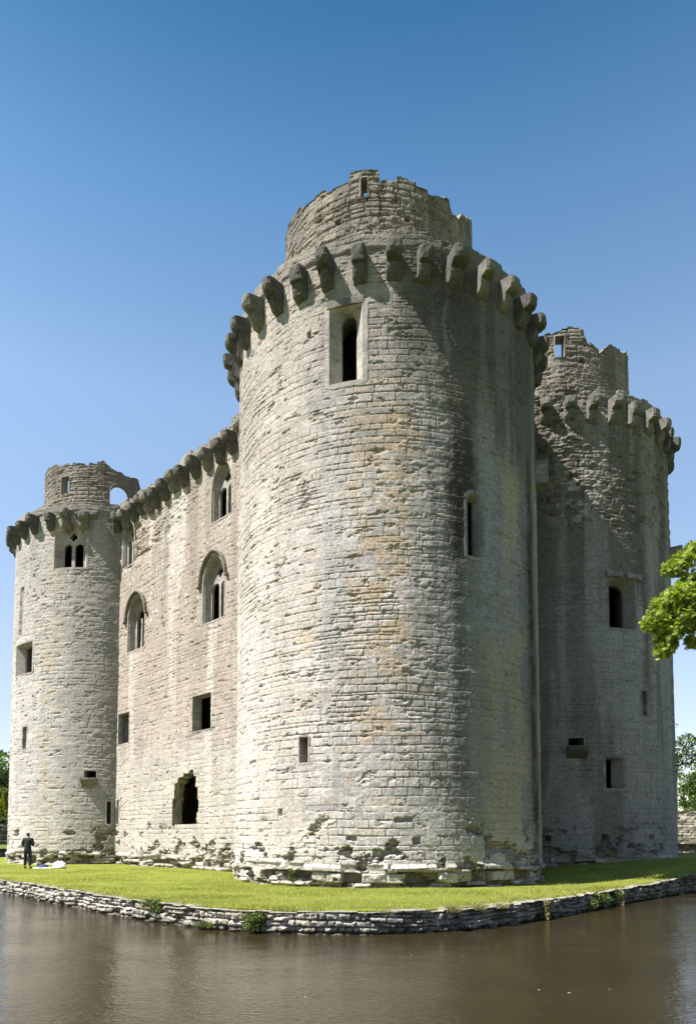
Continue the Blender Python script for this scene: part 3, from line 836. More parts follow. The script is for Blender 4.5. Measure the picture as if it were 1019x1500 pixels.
# broken mullion stub of the lower left window
block('mullion', SW, 16.42, 16.56, 11.2, 12.9, -.52, -.38, WL, M['dressed'], 0, .03)
for (u0, u1, z1, zs) in ((15.42, 17.3, 14.02, 13.0), (8.05, 9.80, 13.95, 12.9)):
    arc = shape(u0 - .17, u1 + .17, 11, z1 + .17, 'point', 1.35)[8:25]
    arc = [(arc[0][0] - .18, arc[0][1] - .02), (arc[0][0] - .02, arc[0][1] - .02)] + arc[1:-1] + [(arc[-1][0] + .02, arc[-1][1] - .02), (arc[-1][0] + .20, arc[-1][1] - .02)]
    mould('hood_mould', SW, arc, WL, M['corbel_pale'], .065, -.03, .15)
window('window', SW, [(qr, 0), (shape(9.04, 10.5, 6.26, 7.78), .44), (shape(7.6, 12.4, 5.4, 8.2), 1.3)], WL, M['dressed_wall'], .06, .006)
window('window', SW, [(ql, 0), (shape(17.0, 18.17, 6.4, 7.94), .24)], WL, M['dressed_wall'], .06, .006)
window('arrow_slit', SW, [(sl, 0), (sl, 1.4)], WL, M['dressed'], .08, .01)
# reveal of the breach, lumpy core masonry
def breach_reveal():
    P = np.array(bre); n = len(P); rows = 14; V = []; 
    for k in range(rows):
        t = k / (rows - 1); d = -.0 - 1.5 * t
        jj = max(0, (t - .36) * 2.4) + .10 * (fbm(np.arange(n) * .45, np.full(n, k * .9), 31, 3) - .5) * (k > 0)
        cen = P.mean(0); q = P + (P - cen) * jj[:, None]
        x, y, z = SW.map(q[:, 0], q[:, 1], np.full(n, d)); V.append(np.stack([x, y, z], -1))
    V = np.concatenate(V); F = []
    for k in range(rows - 1):
        for i in range(n): F.append((k * n + i, (k + 1) * n + i, (k + 1) * n + (i + 1) % n, k * n + (i + 1) % n))
    c = np.array((.30, .27, .22)) * (.6 + .8 * rng.random((len(V), 1)))
    o = np_mesh('breach', V, F, M['masonry'], tuple(ORG[WL.name]), WL, c, smooth=False)
    o['label'] = 'ragged broken opening low in the wall'
breach_reveal()
aw = math.atan2(-vv[1], -vv[0])
for i, s in enumerate([6.4, 7.35, 8.35, 9.35, 10.38, 11.42, 12.36, 13.28, 14.19, 15.0, 15.75, 16.6, 17.55, 18.4, 19.3]):
    x, y = SW.P0 + uv * s
    put_corbel((CD if i % 3 else CP)[i % 3], WL, (x, y), 18.02 + random.uniform(-.08, .1), aw + random.uniform(-.08, .08),
               (random.uniform(.82, 1.0), random.uniform(1.15, 1.45), random.uniform(.9, 1.05)))

# ---- hidden walls, and unseen slabs added on top to keep the inside dark
def slab(name, pts, z0, z1, mat):
    bm = bmesh.new()
    lo = [bm.verts.new((x, y, z0)) for x, y in pts]; hi = [bm.verts.new((x, y, z1)) for x, y in pts]
    n = len(pts)
    for i in range(n): bm.faces.new((lo[i], lo[(i + 1) % n], hi[(i + 1) % n], hi[i]))
    bm.faces.new(hi); bm.faces.new(lo[::-1])
    bmesh.ops.recalc_face_normals(bm, faces=bm.faces)
    return bm_obj(name, bm, mat, tuple(ORG[castle.name]), castle)
def quad(P, t, n, a, b, c, d): return [tuple(P + t * a + n * c), tuple(P + t * b + n * c), tuple(P + t * b + n * d), tuple(P + t * a + n * d)]
o = slab('rear_wall', quad(C3 + vv * WO, uv, vv, 0, 23.4, -1.5, 0), 0, H - .1, M['dressed_grey']); o['label'] = 'rear curtain wall'
o = slab('end_wall', quad(C1, vv, uv, -.8, 11.5, -1.2, .3), 0, H - .1, M['dressed_grey']); o['label'] = 'short wall between the near towers'
o = slab('end_wall', quad(C2, vv, uv, -.8, 11.5, -.3, 1.2), 0, H - .1, M['dressed_grey']); o['label'] = 'short wall between the far towers'
slab('light_block_slab', quad(C1, uv, vv, .3, 23.0, -.1, 10.9), H - .55, H - .3, M['dark'])  # added lid over the open castle, blocks daylight from the interior
for C in (C1, C2, C3, C4):
    slab('light_block_slab', [(C[0] + (R - .3) * math.cos(k * PI / 24), C[1] + (R - .3) * math.sin(k * PI / 24)) for k in range(48)], H - .52, H - .27, M['dark'])

# ---- upper turrets: hollow ring walls
def turret(tower, C, r, prof, seed, holes, fine, label, arc=(-185, 5), hf=(), thick=.55, dark=1.0):
    so = Cyl(C, r); si = Cyl(C, r - thick)
    s0 = rad(arc[0] - 88) * r
    us = grid_lines(s0, s0 + 2 * PI * r, fine, .1, rad(arc[0]) * r, rad(arc[1]) * r)
    pa = np.array(prof); deg = np.degrees(us / r)
    zb = np.interp(deg, pa[:, 0], pa[:, 1])
    top = ragged(us, zb, seed + 9, .10, .24)
    sh0 = make_shade(r, seed, 'TUR', holes_hf=hf)
    def sh(u, z):
        d, c = sh0(u, z); return d, c * dark
    ny = int(4.3 / fine)
    extra = [top_cap(so, us, top, thick, (.24, .21, .16))]
    # inner face
    nyi = 44; ti = np.linspace(0, 1, nyi)[:, None]
    U = np.repeat(us[None, :], nyi, 0); Z = 18.9 + (top[None, :] - 18.9) * ti
    dI = .04 * (fbm(U * 3, Z * 5, seed + 3, 3) - .5)
    x, y, z = si.map(U * (r - thick) / r, Z, dI)
    keep = np.ones((nyi - 1, len(us) - 1), bool)
    uc = .5 * (U[:-1, :-1] + U[1:, 1:]); zc = .5 * (Z[:-1, :-1] + Z[1:, 1:])
    for h in holes: keep &= ~inside(uc, zc, scale_shape(h, .03))
    cI = np.array((.26, .24, .20)) * (.6 + .8 * fbm(U * 3, Z * 6, seed + 4, 3))[..., None]
    extra.append((np.stack([x, y, Z], -1).reshape(-1, 3), grid_faces(nyi, len(us), keep, True), cI.reshape(-1, 3)))
    for h in holes:
        P = np.array(h); n = len(P); rows = []
        for k in range(7):
            q = k / 6; a, b, zz = so.map(P[:, 0], P[:, 1], np.full(n, .02 - (thick + .04) * q)); rows.append(np.stack([a, b, P[:, 1] + 0 * zz], -1))
        V = np.concatenate(rows); F = [(k * n + i, k * n + (i + 1) % n, (k + 1) * n + (i + 1) % n, (k + 1) * n + i) for k in range(6) for i in range(n)]
        extra.append((V, np.array(F), np.full((len(V), 3), (.23, .215, .18))))
        Q = np.array(scale_shape(h, .05)); a, b, zz = so.map(Q[:, 0], Q[:, 1], np.full(n, .0)); V = np.concatenate([rows[0], np.stack([a, b, Q[:, 1]], -1)])
        F = [(i, (i + 1) % n, n + (i + 1) % n, n + i) for i in range(n)]
        extra.append((V, np.array(F), np.full((len(V), 3), (.23, .215, .18))))
    ob = wall_mesh('turret', so, us, lambda u: (np.full(len(u), 18.9), top), ny, sh, M['masonry'], holes, (float(C[0]), float(C[1]), 18.9), tower, extra=extra)
    return ob
r1 = 3.47; Ct1 = C1 + np.array([-.24, 0])
def AR(r): return lambda a0, a1, z0, z1, k='rect', rise=None: shape(rad(a0) * r, rad(a1) * r, z0, z1, k, rise)
tr = AR(r1)
turret(T1, Ct1, r1, [(-400, 23.3), (-260, 23.3), (-190, 23.9), (-171, 23.65), (-160, 23.5), (-145, 23.3), (-121, 23.08), (-108.3, 23.1), (-108.2, 23.38), (-92.2, 23.38), (-92.1, 22.85),
       (-82.6, 22.9), (-82.5, 23.1), (-72, 23.1), (-71.9, 22.86), (-60, 22.85), (-53, 23.0), (-49, 23.0), (-46, 22.75), (-40, 22.8), (-36, 23.15), (-30, 23.15), (-26, 23.5), (-18, 23.75), (-12, 23.7), (-6, 22.9), (20, 22.6), (60, 22.7)], 611,
       [tr(-102.2, -98.6, 22.42, 23.1)], .024, '', hf=[(rad(-115.3) * r1, 21.8, .2, .2, .35), (rad(-76.5) * r1, 21.7, .18, .2, .35)])
r2 = 3.6; Ct2 = C2 + np.array([-.33, 0]); tr = AR(r2)
turret(T2, Ct2, r2, [(-400, 22.2), (-260, 22.2), (-180, 22.9), (-156, 22.95), (-133, 22.85), (-115, 22.7), (-99, 22.6), (-80.5, 22.55), (-80.4, 22.78), (-73, 22.7), (-62, 22.3), (-52, 22.15), (-44, 22.2), (-40, 21.4), (-30, 20.0), (60, 20.5)], 722,
       [tr(-115.5, -106.5, 20.95, 21.95), tr(-69.0, -51.5, 20.35, 21.62, 'round', .45)], .036, '', hf=[(rad(-145) * r2, 20.3, .15, .15, .2)], thick=.45)
r3 = 3.62; Ct3 = C3 + np.array([.22, 0]); tr = AR(r3)
turret(T3, Ct3, r3, [(-400, 22.6), (-260, 22.6), (-180, 23), (-106, 23.05), (-96, 23.2), (-86, 23.25), (-81, 23.1), (-77, 22.6), (-69, 22.35), (-62, 22.75), (-58, 22.95), (-50, 22.85), (-40, 23.1), (-25, 23.55), (0, 23.4), (60, 22.6)], 833,
       [tr(-100.4, -94.2, 21.95, 22.9)], .03, '', hf=[(rad(-82) * r3, 21.8, .22, .25, .35)])

# ------------------------------------------------------------------ the island, moat walls, water, ground
def spline(pts, closed=True, step=.05):
    P = np.array(pts, float); n = len(P); out = []
    for i in range(n):
        p0, p1, p2, p3 = P[i - 1], P[i], P[(i + 1) % n], P[(i + 2) % n]
        m = max(int(np.linalg.norm(p2 - p1) / step), 2)
        t = np.arange(m)[:, None] / m
        out.append(.5 * ((2 * p1) + (-p0 + p2) * t + (2 * p0 - 5 * p1 + 4 * p2 - p3) * t ** 2 + (-p0 + 3 * p1 - 3 * p2 + p3) * t ** 3))
    return np.concatenate(out)
isl = [(-12.07, 24.74), (-7.84, 19.95), (-4.97, 16.79), (-3.18, 15.18), (-2.1, 14.55), (-1.1, 14.2), (0, 14.1), (1.2, 14.3), (2.4, 14.85), (3.84, 16.0), (5.96, 18.3), (8.58, 21.3), (11.65, 24.5),
       (16.5, 30.0), (19.5, 36.5), (17.0, 46.0), (8.5, 57.0), (-5.0, 63.5), (-17.0, 60.5), (-24.5, 52.0), (-26.0, 42.0), (-20.0, 33.0)]
ISL = spline(isl)
def path_norm(P):
    T = np.roll(P, -1, 0) - np.roll(P, 1, 0); T /= np.linalg.norm(T, axis=1)[:, None]
    return np.stack([T[:, 1], -T[:, 0]], -1)      # outward for counter-clockwise
area = .5 * np.sum(ISL[:, 0] * np.roll(ISL[:, 1], -1) - np.roll(ISL[:, 0], -1) * ISL[:, 1])
if area < 0: ISL = ISL[::-1]
NI = path_norm(ISL)
for _ in range(12): NI = (np.roll(NI, 1, 0) + NI * 2 + np.roll(NI, -1, 0)) / 4
NI /= np.linalg.norm(NI, axis=1)[:, None]
def closed(P): return np.vstack([P, P[:1]])
Pc, Nc = closed(ISL), closed(NI)
Lc = np.concatenate([[0], np.cumsum(np.linalg.norm(np.diff(Pc, axis=0), axis=1))])
# roll so that the seam lies at the back
k0 = int(np.argmax(ISL[:, 1])); ISL = np.roll(ISL, -k0, 0); NI = np.roll(NI, -k0, 0)
Pc, Nc = closed(ISL), closed(NI)
Lc = np.concatenate([[0], np.cumsum(np.linalg.norm(np.diff(Pc, axis=0), axis=1))])
SM = Path(Pc, Nc, Lc)

def lawn_z(x, y):
    """lawn: level with the moat wall in front, rising gently to the right tower"""
    k = np.clip(((x - 4) * vv[0] + (y - 25) * vv[1]) / 9, 0, 1); k = k * k * (3 - 2 * k)
    return .58 * k
# distance along wall where the front (visible) part lies
mid = Lc[int(np.argmin(Pc[:, 1]))]
usm = grid_lines(0, Lc[-1], .018, .16, mid - 21, mid + 19)
WZ = -.455
LM1 = Layout(71, -2, 2, -2, Lc[-1] + 2, (.09, .16), (.12, .34)); LM2 = Layout(72, -2, 2, -2, Lc[-1] + 2, (.07, .13), (.14, .45))
def moat_shade(u, z):
    px = np.interp(u, Lc, Pc[:, 0])
    zz = z
    zz = z + .10 * (fbm(u * .9, z * 1.5, 716, 3) - .5); uu = u + .05 * (fbm(u * 3, z * 9, 717, 2) - .5)
    pm = sst(.48, .52, fbm(u * .8, z * 1.2, 718, 3))
    d1, rn, J, E, fv = masonry(uu, zz, LM1, 710, jw=.024, jd=.050, off=.035, rough=.05, warp=.03, er=.07, ert=.60, jvar=False)
    d2, rn2, J2, E2, _ = masonry(uu, zz, LM2, 740, jw=.026, jd=.055, off=.04, rough=.045, warp=.03, er=.07, ert=.60, jvar=False)
    d1 = d1 * (1 - pm) + d2 * pm; rn = np.where(pm[..., None] > .5, rn2, rn); J = J * (1 - pm) + J2 * pm
    d1 = d1 - .10 * (rn[..., 1] > .9)
    c = np.array((.46, .43, .37)) * (.55 + .9 * rn[..., 3])[..., None]
    c = mix(c, (.50, .48, .42), (rn[..., 4] > .65) * .6)
    c = mix(c, (.32, .25, .17), (rn[..., 5] > .85) * .5)
    c = mix(c, (.05, .045, .035), np.clip(J, 0, 1) * .72)
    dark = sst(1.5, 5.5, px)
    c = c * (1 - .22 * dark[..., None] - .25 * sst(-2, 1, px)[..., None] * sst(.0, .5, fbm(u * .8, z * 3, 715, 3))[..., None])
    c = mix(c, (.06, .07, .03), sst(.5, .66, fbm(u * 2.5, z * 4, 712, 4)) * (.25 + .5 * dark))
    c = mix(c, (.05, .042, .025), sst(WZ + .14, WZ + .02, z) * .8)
    c = mix(c, (.55, .54, .50), sst(.63, .7, fbm(u * 5, z * 9, 713, 3)) * .4)
    d1 = d1 + .05 * (fbm(u * .6, z * .5, 714, 3) - .5)
    return d1, c
def mtop(us):
    x, y, _ = SM.map(us, 0 * us, 0 * us)
    return lawn_z(x, y) * .35 - .02 + ragged(us, 0, 73, .022, .3)
tm = mtop(usm)
cap = top_cap(SM, usm, tm, .38, (.30, .28, .23))
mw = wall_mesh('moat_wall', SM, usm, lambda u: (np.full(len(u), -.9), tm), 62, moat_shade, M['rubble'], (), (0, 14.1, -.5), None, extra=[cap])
tag(mw, 'low drystone retaining wall holding the castle lawn above the moat water', 'wall')

# lawn
def lawn_mesh():
    cen = np.array([-2.0, 39.0]); idx = np.linspace(0, len(ISL) - 1, 700).astype(int)
    B = (ISL - NI * .22)[idx]; n = len(B); rr = np.concatenate([np.linspace(0, .8, 30), np.linspace(.82, 1, 24)])
    V = []
    for q in rr:
        p = cen + (B - cen) * q; z = lawn_z(p[:, 0], p[:, 1])
        edge = sst(.965, 1.0, q) 
        zz = z * (1 - edge) + (z * .35 - .03) * edge + .05 * (fbm(p[:, 0] * .5, p[:, 1] * .5, 5, 3) - .5) + .02
        V.append(np.stack([p[:, 0], p[:, 1], zz], -1))
    V = np.concatenate(V); F = [(k * n + i, k * n + (i + 1) % n, (k + 1) * n + (i + 1) % n, (k + 1) * n + i) for k in range(len(rr) - 1) for i in range(n)]
    return np_mesh('lawn', V, F, M['lawn'])
tag(lawn_mesh(), kind='structure')
def lz(x, y): return lawn_z(x, y) + .05 * (fbm(x * .5, y * .5, 5, 3) - .5) + .02

# outer bank
OUT = ISL + NI * 10.2
idx = np.linspace(0, len(OUT) - 1, 480).astype(int); OB = OUT[idx]; ON = NI[idx]
for _ in range(30): OB = (np.roll(OB, 1, 0) + 2 * OB + np.roll(OB, -1, 0)) / 4
def bank_z(x, y):
    s = sst(10, 42, y)
    return -.12 + s * np.where(x > 0, 1.05, .5)
def ground_z(x, y, dist):
    z = bank_z(x, y) + sst(0, 22, dist) * sst(10, 42, y) * .45
    hill = sst(25, 150, dist) * 13 * sst(-20, -70, x) * sst(0, 60, y)      # rising land beyond the left side
    hill2 = sst(20, 140, dist) * 5 * sst(20, 60, y)
    return z + hill + hill2
def ground_mesh():
    D = [-.35, .15, .8, 2, 4, 7, 11, 16, 22, 30, 42, 60, 85, 120, 170, 250, 400, 700, 1400]; n = len(OB); V = []
    for q in D:
        p = OB + ON * q; dd = np.full(n, max(q, 0.))
        V.append(np.stack([p[:, 0], p[:, 1], ground_z(p[:, 0], p[:, 1], dd) + .08 * (fbm(p[:, 0] * .3, p[:, 1] * .3, 8, 3) - .5) * (q > .5)], -1))
    V = np.concatenate(V); F = [(k * n + i, k * n + (i + 1) % n, (k + 1) * n + (i + 1) % n, (k + 1) * n + i) for k in range(len(D) - 1) for i in range(n)]
    return np_mesh('ground', V, F, M['ground'])
tag(ground_mesh(), kind='structure')
# outer retaining wall
OP = closed(OB); Lo = np.concatenate([[0], np.cumsum(np.linalg.norm(np.diff(OP, axis=0), axis=1))])
SO = Path(OP, closed(-ON), Lo)
uso = np.arange(0, Lo[-1], .11); LO = Layout(88, -2, 3, -2, Lo[-1] + 2, (.12, .22), (.2, .55))
def os_(u, z):
    d, rn, J, E, fv = masonry(u, z, LO, 880, jw=.05, jd=.07, off=.05, rough=.04, warp=.05, jvar=False)
    c = np.array((.30, .28, .24)) * (.5 + 1.0 * rn[..., 3])[..., None]
    return d, mix(c, (.04, .04, .02), np.clip(J, 0, 1) * .7)
xo, yo, _ = SO.map(uso, 0 * uso, 0 * uso)
to = bank_z(xo, yo) + ragged(uso, .03, 90, .04, .4)
ow = wall_mesh('outer_moat_wall', SO, uso, lambda u: (np.full(len(u), -.9), to), 26, os_, M['rubble'], (), (0, 4, -.5), None, extra=[top_cap(SO, uso, to, .4, (.3, .28, .22))])
tag(ow, 'rubble retaining wall along the outer bank on the far side of the moat', 'wall')
# water
def fan(name, B, z, mat, cen):
    n = len(B); V = [(cen[0], cen[1], z)] + [(p[0], p[1], z) for p in B]
    return np_mesh(name, V, [(0, 1 + i, 1 + (i + 1) % n) for i in range(n)], mat, smooth=False)
tag(fan('water', OB + ON * .2, WZ, M['water'], (-2, 39)), kind='structure')
tag(fan('moat_bed', OB + ON * .2, -1.1, M['dark'], (-2, 39)), kind='structure')

# ------------------------------------------------------------------ foliage helpers
def leaf_cloud(P, size, rs, kind='quad', flat=.0, nrm=None):
    """leaf meshes at points P"""
    n = len(P)
    a = rs.normal(size=(n, 3)); a[:, 2] += flat * 2
    a /= np.linalg.norm(a, axis=1)[:, None]                   # leaf normal
    t = rs.normal(size=(n, 3)); t -= (t * a).sum(1)[:, None] * a; t /= np.linalg.norm(t, axis=1)[:, None]
    b = np.cross(a, t); s = size * rs.uniform(.6, 1.3, n)[:, None]
    if kind == 'quad':
        tmpl = [(0, -.5, 0), (.34, 0, .06), (0, .6, 0), (-.34, 0, .06)]; faces = [(0, 1, 2, 3)]
    else:   # palmate
        tmpl = [(0, -.45, 0), (.22, -.22, .05), (.55, -.18, .0), (.30, .02, .04), (.46, .40, -.02), (.13, .22, .03), (0, .66, -.04),
                (-.13, .22, .03), (-.46, .40, -.02), (-.30, .02, .04), (-.55, -.18, 0), (-.22, -.22, .05)]
        faces = [(0, 1, 3, 9), (1, 2, 3, 3), (3, 4, 5, 5), (5, 6, 7, 7), (7, 8, 9, 9), (9, 10, 11, 11), (0, 9, 11, 11), (3, 5, 7, 9)]
    m = len(tmpl); V = np.empty((n, m, 3))
    for k, (x, y, z) in enumerate(tmpl): V[:, k] = P + s * (x * t + y * b + z * a)
    tri = []
    for f in faces:
        f = list(dict.fromkeys(f))
        for q in range(1, len(f) - 1): tri.append((f[0], f[q], f[q + 1]))
    F = (np.arange(n)[:, None, None] * m + np.array(tri)[None]).reshape(-1, 3)
    c = np.repeat(rs.random(n)[:, None], m, 1).reshape(-1, 1) * np.ones((1, 3))
    return V.reshape(-1, 3), F, c

def lump_points(lumps, n, rs, hollow=.55):
    w = np.array([l[3] * l[4] * l[5] for l in lumps]) ** .8; w /= w.sum()
    k = rs.choice(len(lumps), n, p=w); L = np.array(lumps)[k]
    v = rs.normal(size=(n, 3)); v /= np.linalg.norm(v, axis=1)[:, None]
    r = rs.uniform(hollow ** 3, 1, n) ** (1 / 3) * (1 + .12 * rs.normal(size=n))
    return L[:, :3] + v * r[:, None] * L[:, 3:6]

def limb(bm, pts, radii, seg=7):
    prev = None
    for i, (p, r) in enumerate(zip(pts, radii)):
        p = Vector(p); d = (Vector(pts[min(i + 1, len(pts) - 1)]) - Vector(pts[max(i - 1, 0)])).normalized()
        q = d.to_track_quat('Z', 'Y')
        ring = [bm.verts.new(p + q @ Vector((r * math.cos(2 * PI * k / seg), r * math.sin(2 * PI * k / seg), 0))) for k in range(seg)]
        if prev:
            for k in range(seg): bm.faces.new((prev[k], prev[(k + 1) % seg], ring[(k + 1) % seg], ring[k]))
        prev = ring
    bm.faces.new(prev[::-1])

def curve_pts(a, b, sag, n=7, j=.1, rs=random):
    a = Vector(a); b = Vector(b); out = []
    for i in range(n):
        t = i / (n - 1); p = a.lerp(b, t); p.z += sag * math.sin(PI * t)
        if 0 < i < n - 1: p += Vector((rs.uniform(-j, j), rs.uniform(-j, j), rs.uniform(-j, j)))
        out.append(p)
    return out

def tree(name, base, lumps, nleaf, size, mat, label, cat, trunk_h, trunk_r, seed, kind='quad', group=None, hollow=.5, targets=None, extra_pts=None, flat=.3):
    rs = np.random.default_rng(seed); rr = random.Random(seed)
    root = empty(name, base); tag(root, label, cat, group)
    bm = bmesh.new(); b = Vector(base); top = b + Vector((rr.uniform(-.3, .3), rr.uniform(-.3, .3), trunk_h))
    limb(bm, curve_pts(b - Vector((0, 0, .3)), top, 0, 6, .08, rr), [trunk_r * 1.35, trunk_r, trunk_r * .9, trunk_r * .8, trunk_r * .65, trunk_r * .5], 10)
    for l in (targets or lumps):
        c = Vector(l[:3]); st = b.lerp(top, rr.uniform(.55, .98))
        p = curve_pts(st, c, .2, 7, .12, rr); limb(bm, p, [trunk_r * .42 * (1 - .85 * i / 6) for i in range(7)])
        for _ in range(4):
            e = c + Vector((rr.uniform(-1, 1) * l[3], rr.uniform(-1, 1) * l[4], rr.uniform(-1, 1) * l[5])) * .85
            s2 = p[rr.choice((3, 4, 5))]
            limb(bm, curve_pts(s2, e, .1, 5, .07, rr), [trunk_r * .14 * (1 - .85 * i / 4) for i in range(5)], 5)
    bm_obj('trunk', bm, M['bark'], base, root, True)
    P = lump_points(lumps, nleaf, rs, hollow)
    # cluster gaps
    g = np.array([mnoise.noise(Vector(p) * (1.2 / max(size * 4, .3))) for p in P]); P = P[g > -.22]
    if extra_pts is not None: P = np.vstack([P, extra_pts])
    V, F, c = leaf_cloud(P, size, rs, kind, flat)
    np_mesh('crown', V, F, mat, base, root, c, smooth=False)
    return root

# ---- maple reaching in from the right, standing on the outer bank
rs = np.random.default_rng(5)
def gpt(x, y): return float(ground_z(np.array([x]), np.array([y]), np.array([1.]))[0])
tx, ty = 17.5, 13.5
# leafy sprays of the low limb that enters the picture
sprays = [(6.78, 15.5, 6.25, .27, .35, .24), (7.08, 15.5, 6.63, .30, .4, .28), (7.38, 15.5, 6.78, .36, .45, .34), (7.30, 15.5, 6.25, .36, .45, .34), (7.06, 15.5, 5.90, .28, .35, .26), (6.98, 15.5, 5.60, .20, .3, .18),
          (7.55, 15.5, 6.42, .40, .45, .42), (7.62, 15.5, 5.80, .18, .25, .16), (7.25, 15.6, 7.50, .19, .3, .16), (7.48, 15.6, 7.62, .24, .35, .22), (7.62, 15.6, 7.12, .26, .3, .26), (7.75, 15.6, 7.9, .25, .3, .2),
          (8.1, 15.5, 6.5, .55, .6, .5), (8.2, 15.5, 7.4, .55, .6, .5), (8.9, 15.5, 6.1, .75, .8, .45), (9.4, 15.6, 7.2, .9, 1, .8), (10.2, 15.5, 6.3, 1.1, 1.2, .8), (8.85, 15.5, 8.3, .45, .6, .5), (9.8, 15.2, 8.2, 1.1, 1.2, 1.0)]
crown = [(17.5, 13.5, 10.5, 4.6, 4.4, 3.6), (13.5, 14.5, 9.2, 3.0, 3.0, 2.4), (20.5, 14, 9, 3.2, 3.4, 2.8), (17, 17, 9.5, 3, 3, 2.6), (17, 10.5, 9.5, 3, 2.6, 2.5), (12.4, 15.2, 7.2, 1.8, 2, 1.3), (18, 14, 13.5, 2.6, 2.6, 2)]
Psp = np.vstack([lump_points(sprays, 6500, rs, .15), lump_points(sprays[:12], 3300, rs, .1)])
tree('maple_tree', (tx, ty, gpt(tx, ty)), crown, 36000, .12, M['leaf'], 'leafy maple whose low bough reaches in at the right edge beside the shaded tower', 'tree', 7.5, .34, 21, 'palm', None, .45,
     targets=[(7.5, 15.5, 6.4, .45, .4, .5), (9.5, 15.5, 7.4, 1.2, 1, 1)] + crown[:6], extra_pts=Psp, flat=.35)

# ---- small plants on walls: each a clump of leaves with stems
def clump(name, pts_lumps, n, size, mat, label, cat, seed, origin, group=None, kind='quad'):
    rs = np.random.default_rng(seed)
    P = lump_points(pts_lumps, n, rs, .0)
    V, F, c = leaf_cloud(P, size, rs, kind, .2)
    o = np_mesh(name, V, F, mat, origin, None, c, smooth=False)
    return tag(o, label, cat, group)
def tuft(name, base, n, h, spread, mat, label, cat, seed, lean=.5, width=.008, group=None):
    """upright blades fanned from one base point"""
    rs = np.random.default_rng(seed)
    b = np.array(base) + np.concatenate([rs.normal(size=(n, 2)) * spread, np.zeros((n, 1))], 1)
    d = rs.normal(size=(n, 3)) * lean; d[:, 2] = 1; d /= np.linalg.norm(d, axis=1)[:, None]
    hh = h * rs.uniform(.5, 1.1, n)[:, None]
    s = np.cross(d, rs.normal(size=(n, 3))); s /= np.linalg.norm(s, axis=1)[:, None]; s *= width
    bend = rs.normal(size=(n, 3)) * .12 * hh; bend[:, 2] = -np.abs(bend[:, 2])
    V = np.stack([b - s, b + s, b + d * hh * .6 + s * .7, b + d * hh * .6 - s * .7, b + d * hh + bend], 1).reshape(-1, 3)
    k = np.arange(n)[:, None] * 5
    F = np.concatenate([k + np.array([[0, 1, 2]]), k + np.array([[0, 2, 3]]), k + np.array([[3, 2, 4]])])
    c = np.repeat(rs.random(n), 5)[:, None] * np.ones((1, 3))
    o = np_mesh(name, V, F, mat, tuple(base), None, c, smooth=False)
    return tag(o, label, cat, group)

clump('wall_shrub', [(-1.88, 14.38, -.20, .22, .14, .17), (-1.90, 14.34, -.32, .20, .13, .12), (-1.75, 14.36, -.12, .12, .1, .12), (-2.03, 14.42, -.16, .10, .1, .1)], 1500, .05, M['weed'],
      'round green shrub growing out of the moat wall just above the water', 'shrub', 31, (-1.88, 14.4, -.4))
clump('wall_weed', [(-4.5, 16.32, -.03, .22, .12, .10), (-4.36, 16.2, -.10, .16, .10, .13), (-4.28, 16.1, -.16, .12, .10, .1)], 700, .055, M['weed'],
      'trailing dark green weed hanging over the moat wall left of the round shrub', 'plant', 32, (-4.5, 16.3, -.1), 'weeds growing on the castle walls')
clump('wall_weed', [(-3.02, 14.98, -.36, .20, .1, .07), (-2.88, 14.93, -.38, .14, .09, .06)], 420, .045, M['weed'],
      'low yellow green weed at the waterline left of the round shrub', 'plant', 33, (-3.0, 15.0, -.45), 'weeds growing on the castle walls')
clump('ivy', [(6.65, 18.95, -.12, .26, .14, .14), (6.95, 19.3, -.22, .18, .12, .14), (6.35, 18.6, -.26, .12, .1, .14), (7.5, 19.95, -.16, .2, .12, .1)], 800, .06, M['weed'],
      'ivy patch hanging down the shaded right end of the moat wall', 'ivy', 34, (6.6, 18.9, -.3))
clump('wall_weed', [(-1.62, 20.18, .42, .10, .08, .16), (-1.55, 20.15, .26, .08, .06, .1)], 150, .06, M['weed'],
      'small weed growing in the broken foot of the front tower', 'plant', 35, (-1.6, 20.2, .3), 'weeds growing on the castle walls')
for q, (x, y, n, h, lb) in enumerate([(2.15, 14.6, 420, .20, 'dry grass tuft on top of the moat wall below the front tower'), (2.75, 14.98, 380, .18, 'longer dry grass tuft on the moat wall right of the first tuft'),
                                   (.75, 14.2, 200, .12, 'short dry grass tuft on the wall top near the lawn corner'), (-.95, 14.25, 160, .1, 'thin dry grass tuft just right of the round shrub'),
                                   (3.3, 15.4, 260, .14, 'pale dry grass tuft where the moat wall turns into shade')]):
    tuft('grass_tuft', (x, y + .08, -.06), n, h, .06, M['drygrass'], lb, 'grass tuft', 40 + q, .75, .006, 'dry grass tufts on the moat wall')
# hanging streaks of dry weed on the shaded wall
for q, (x, y, lb) in enumerate([(4.62, 16.75, 'pale straw stems hanging down the moat wall, leftmost of two'), (7.62, 20.05, 'pale straw stems hanging down the dark moat wall, rightmost of two')]):
    rs_ = np.random.default_rng(60 + q)
    P = np.array([(x + .03 * rs_.normal(), y - .10 + .03 * rs_.normal(), rs_.uniform(-.45, -.02)) for _ in range(320)])
    V, F, c = leaf_cloud(P, .06, rs_, 'quad', 0)
    tag(np_mesh('dry_stems', V, F, M['drygrass'], (x, y - .1, -.45), None, c, smooth=False), lb, 'plant')

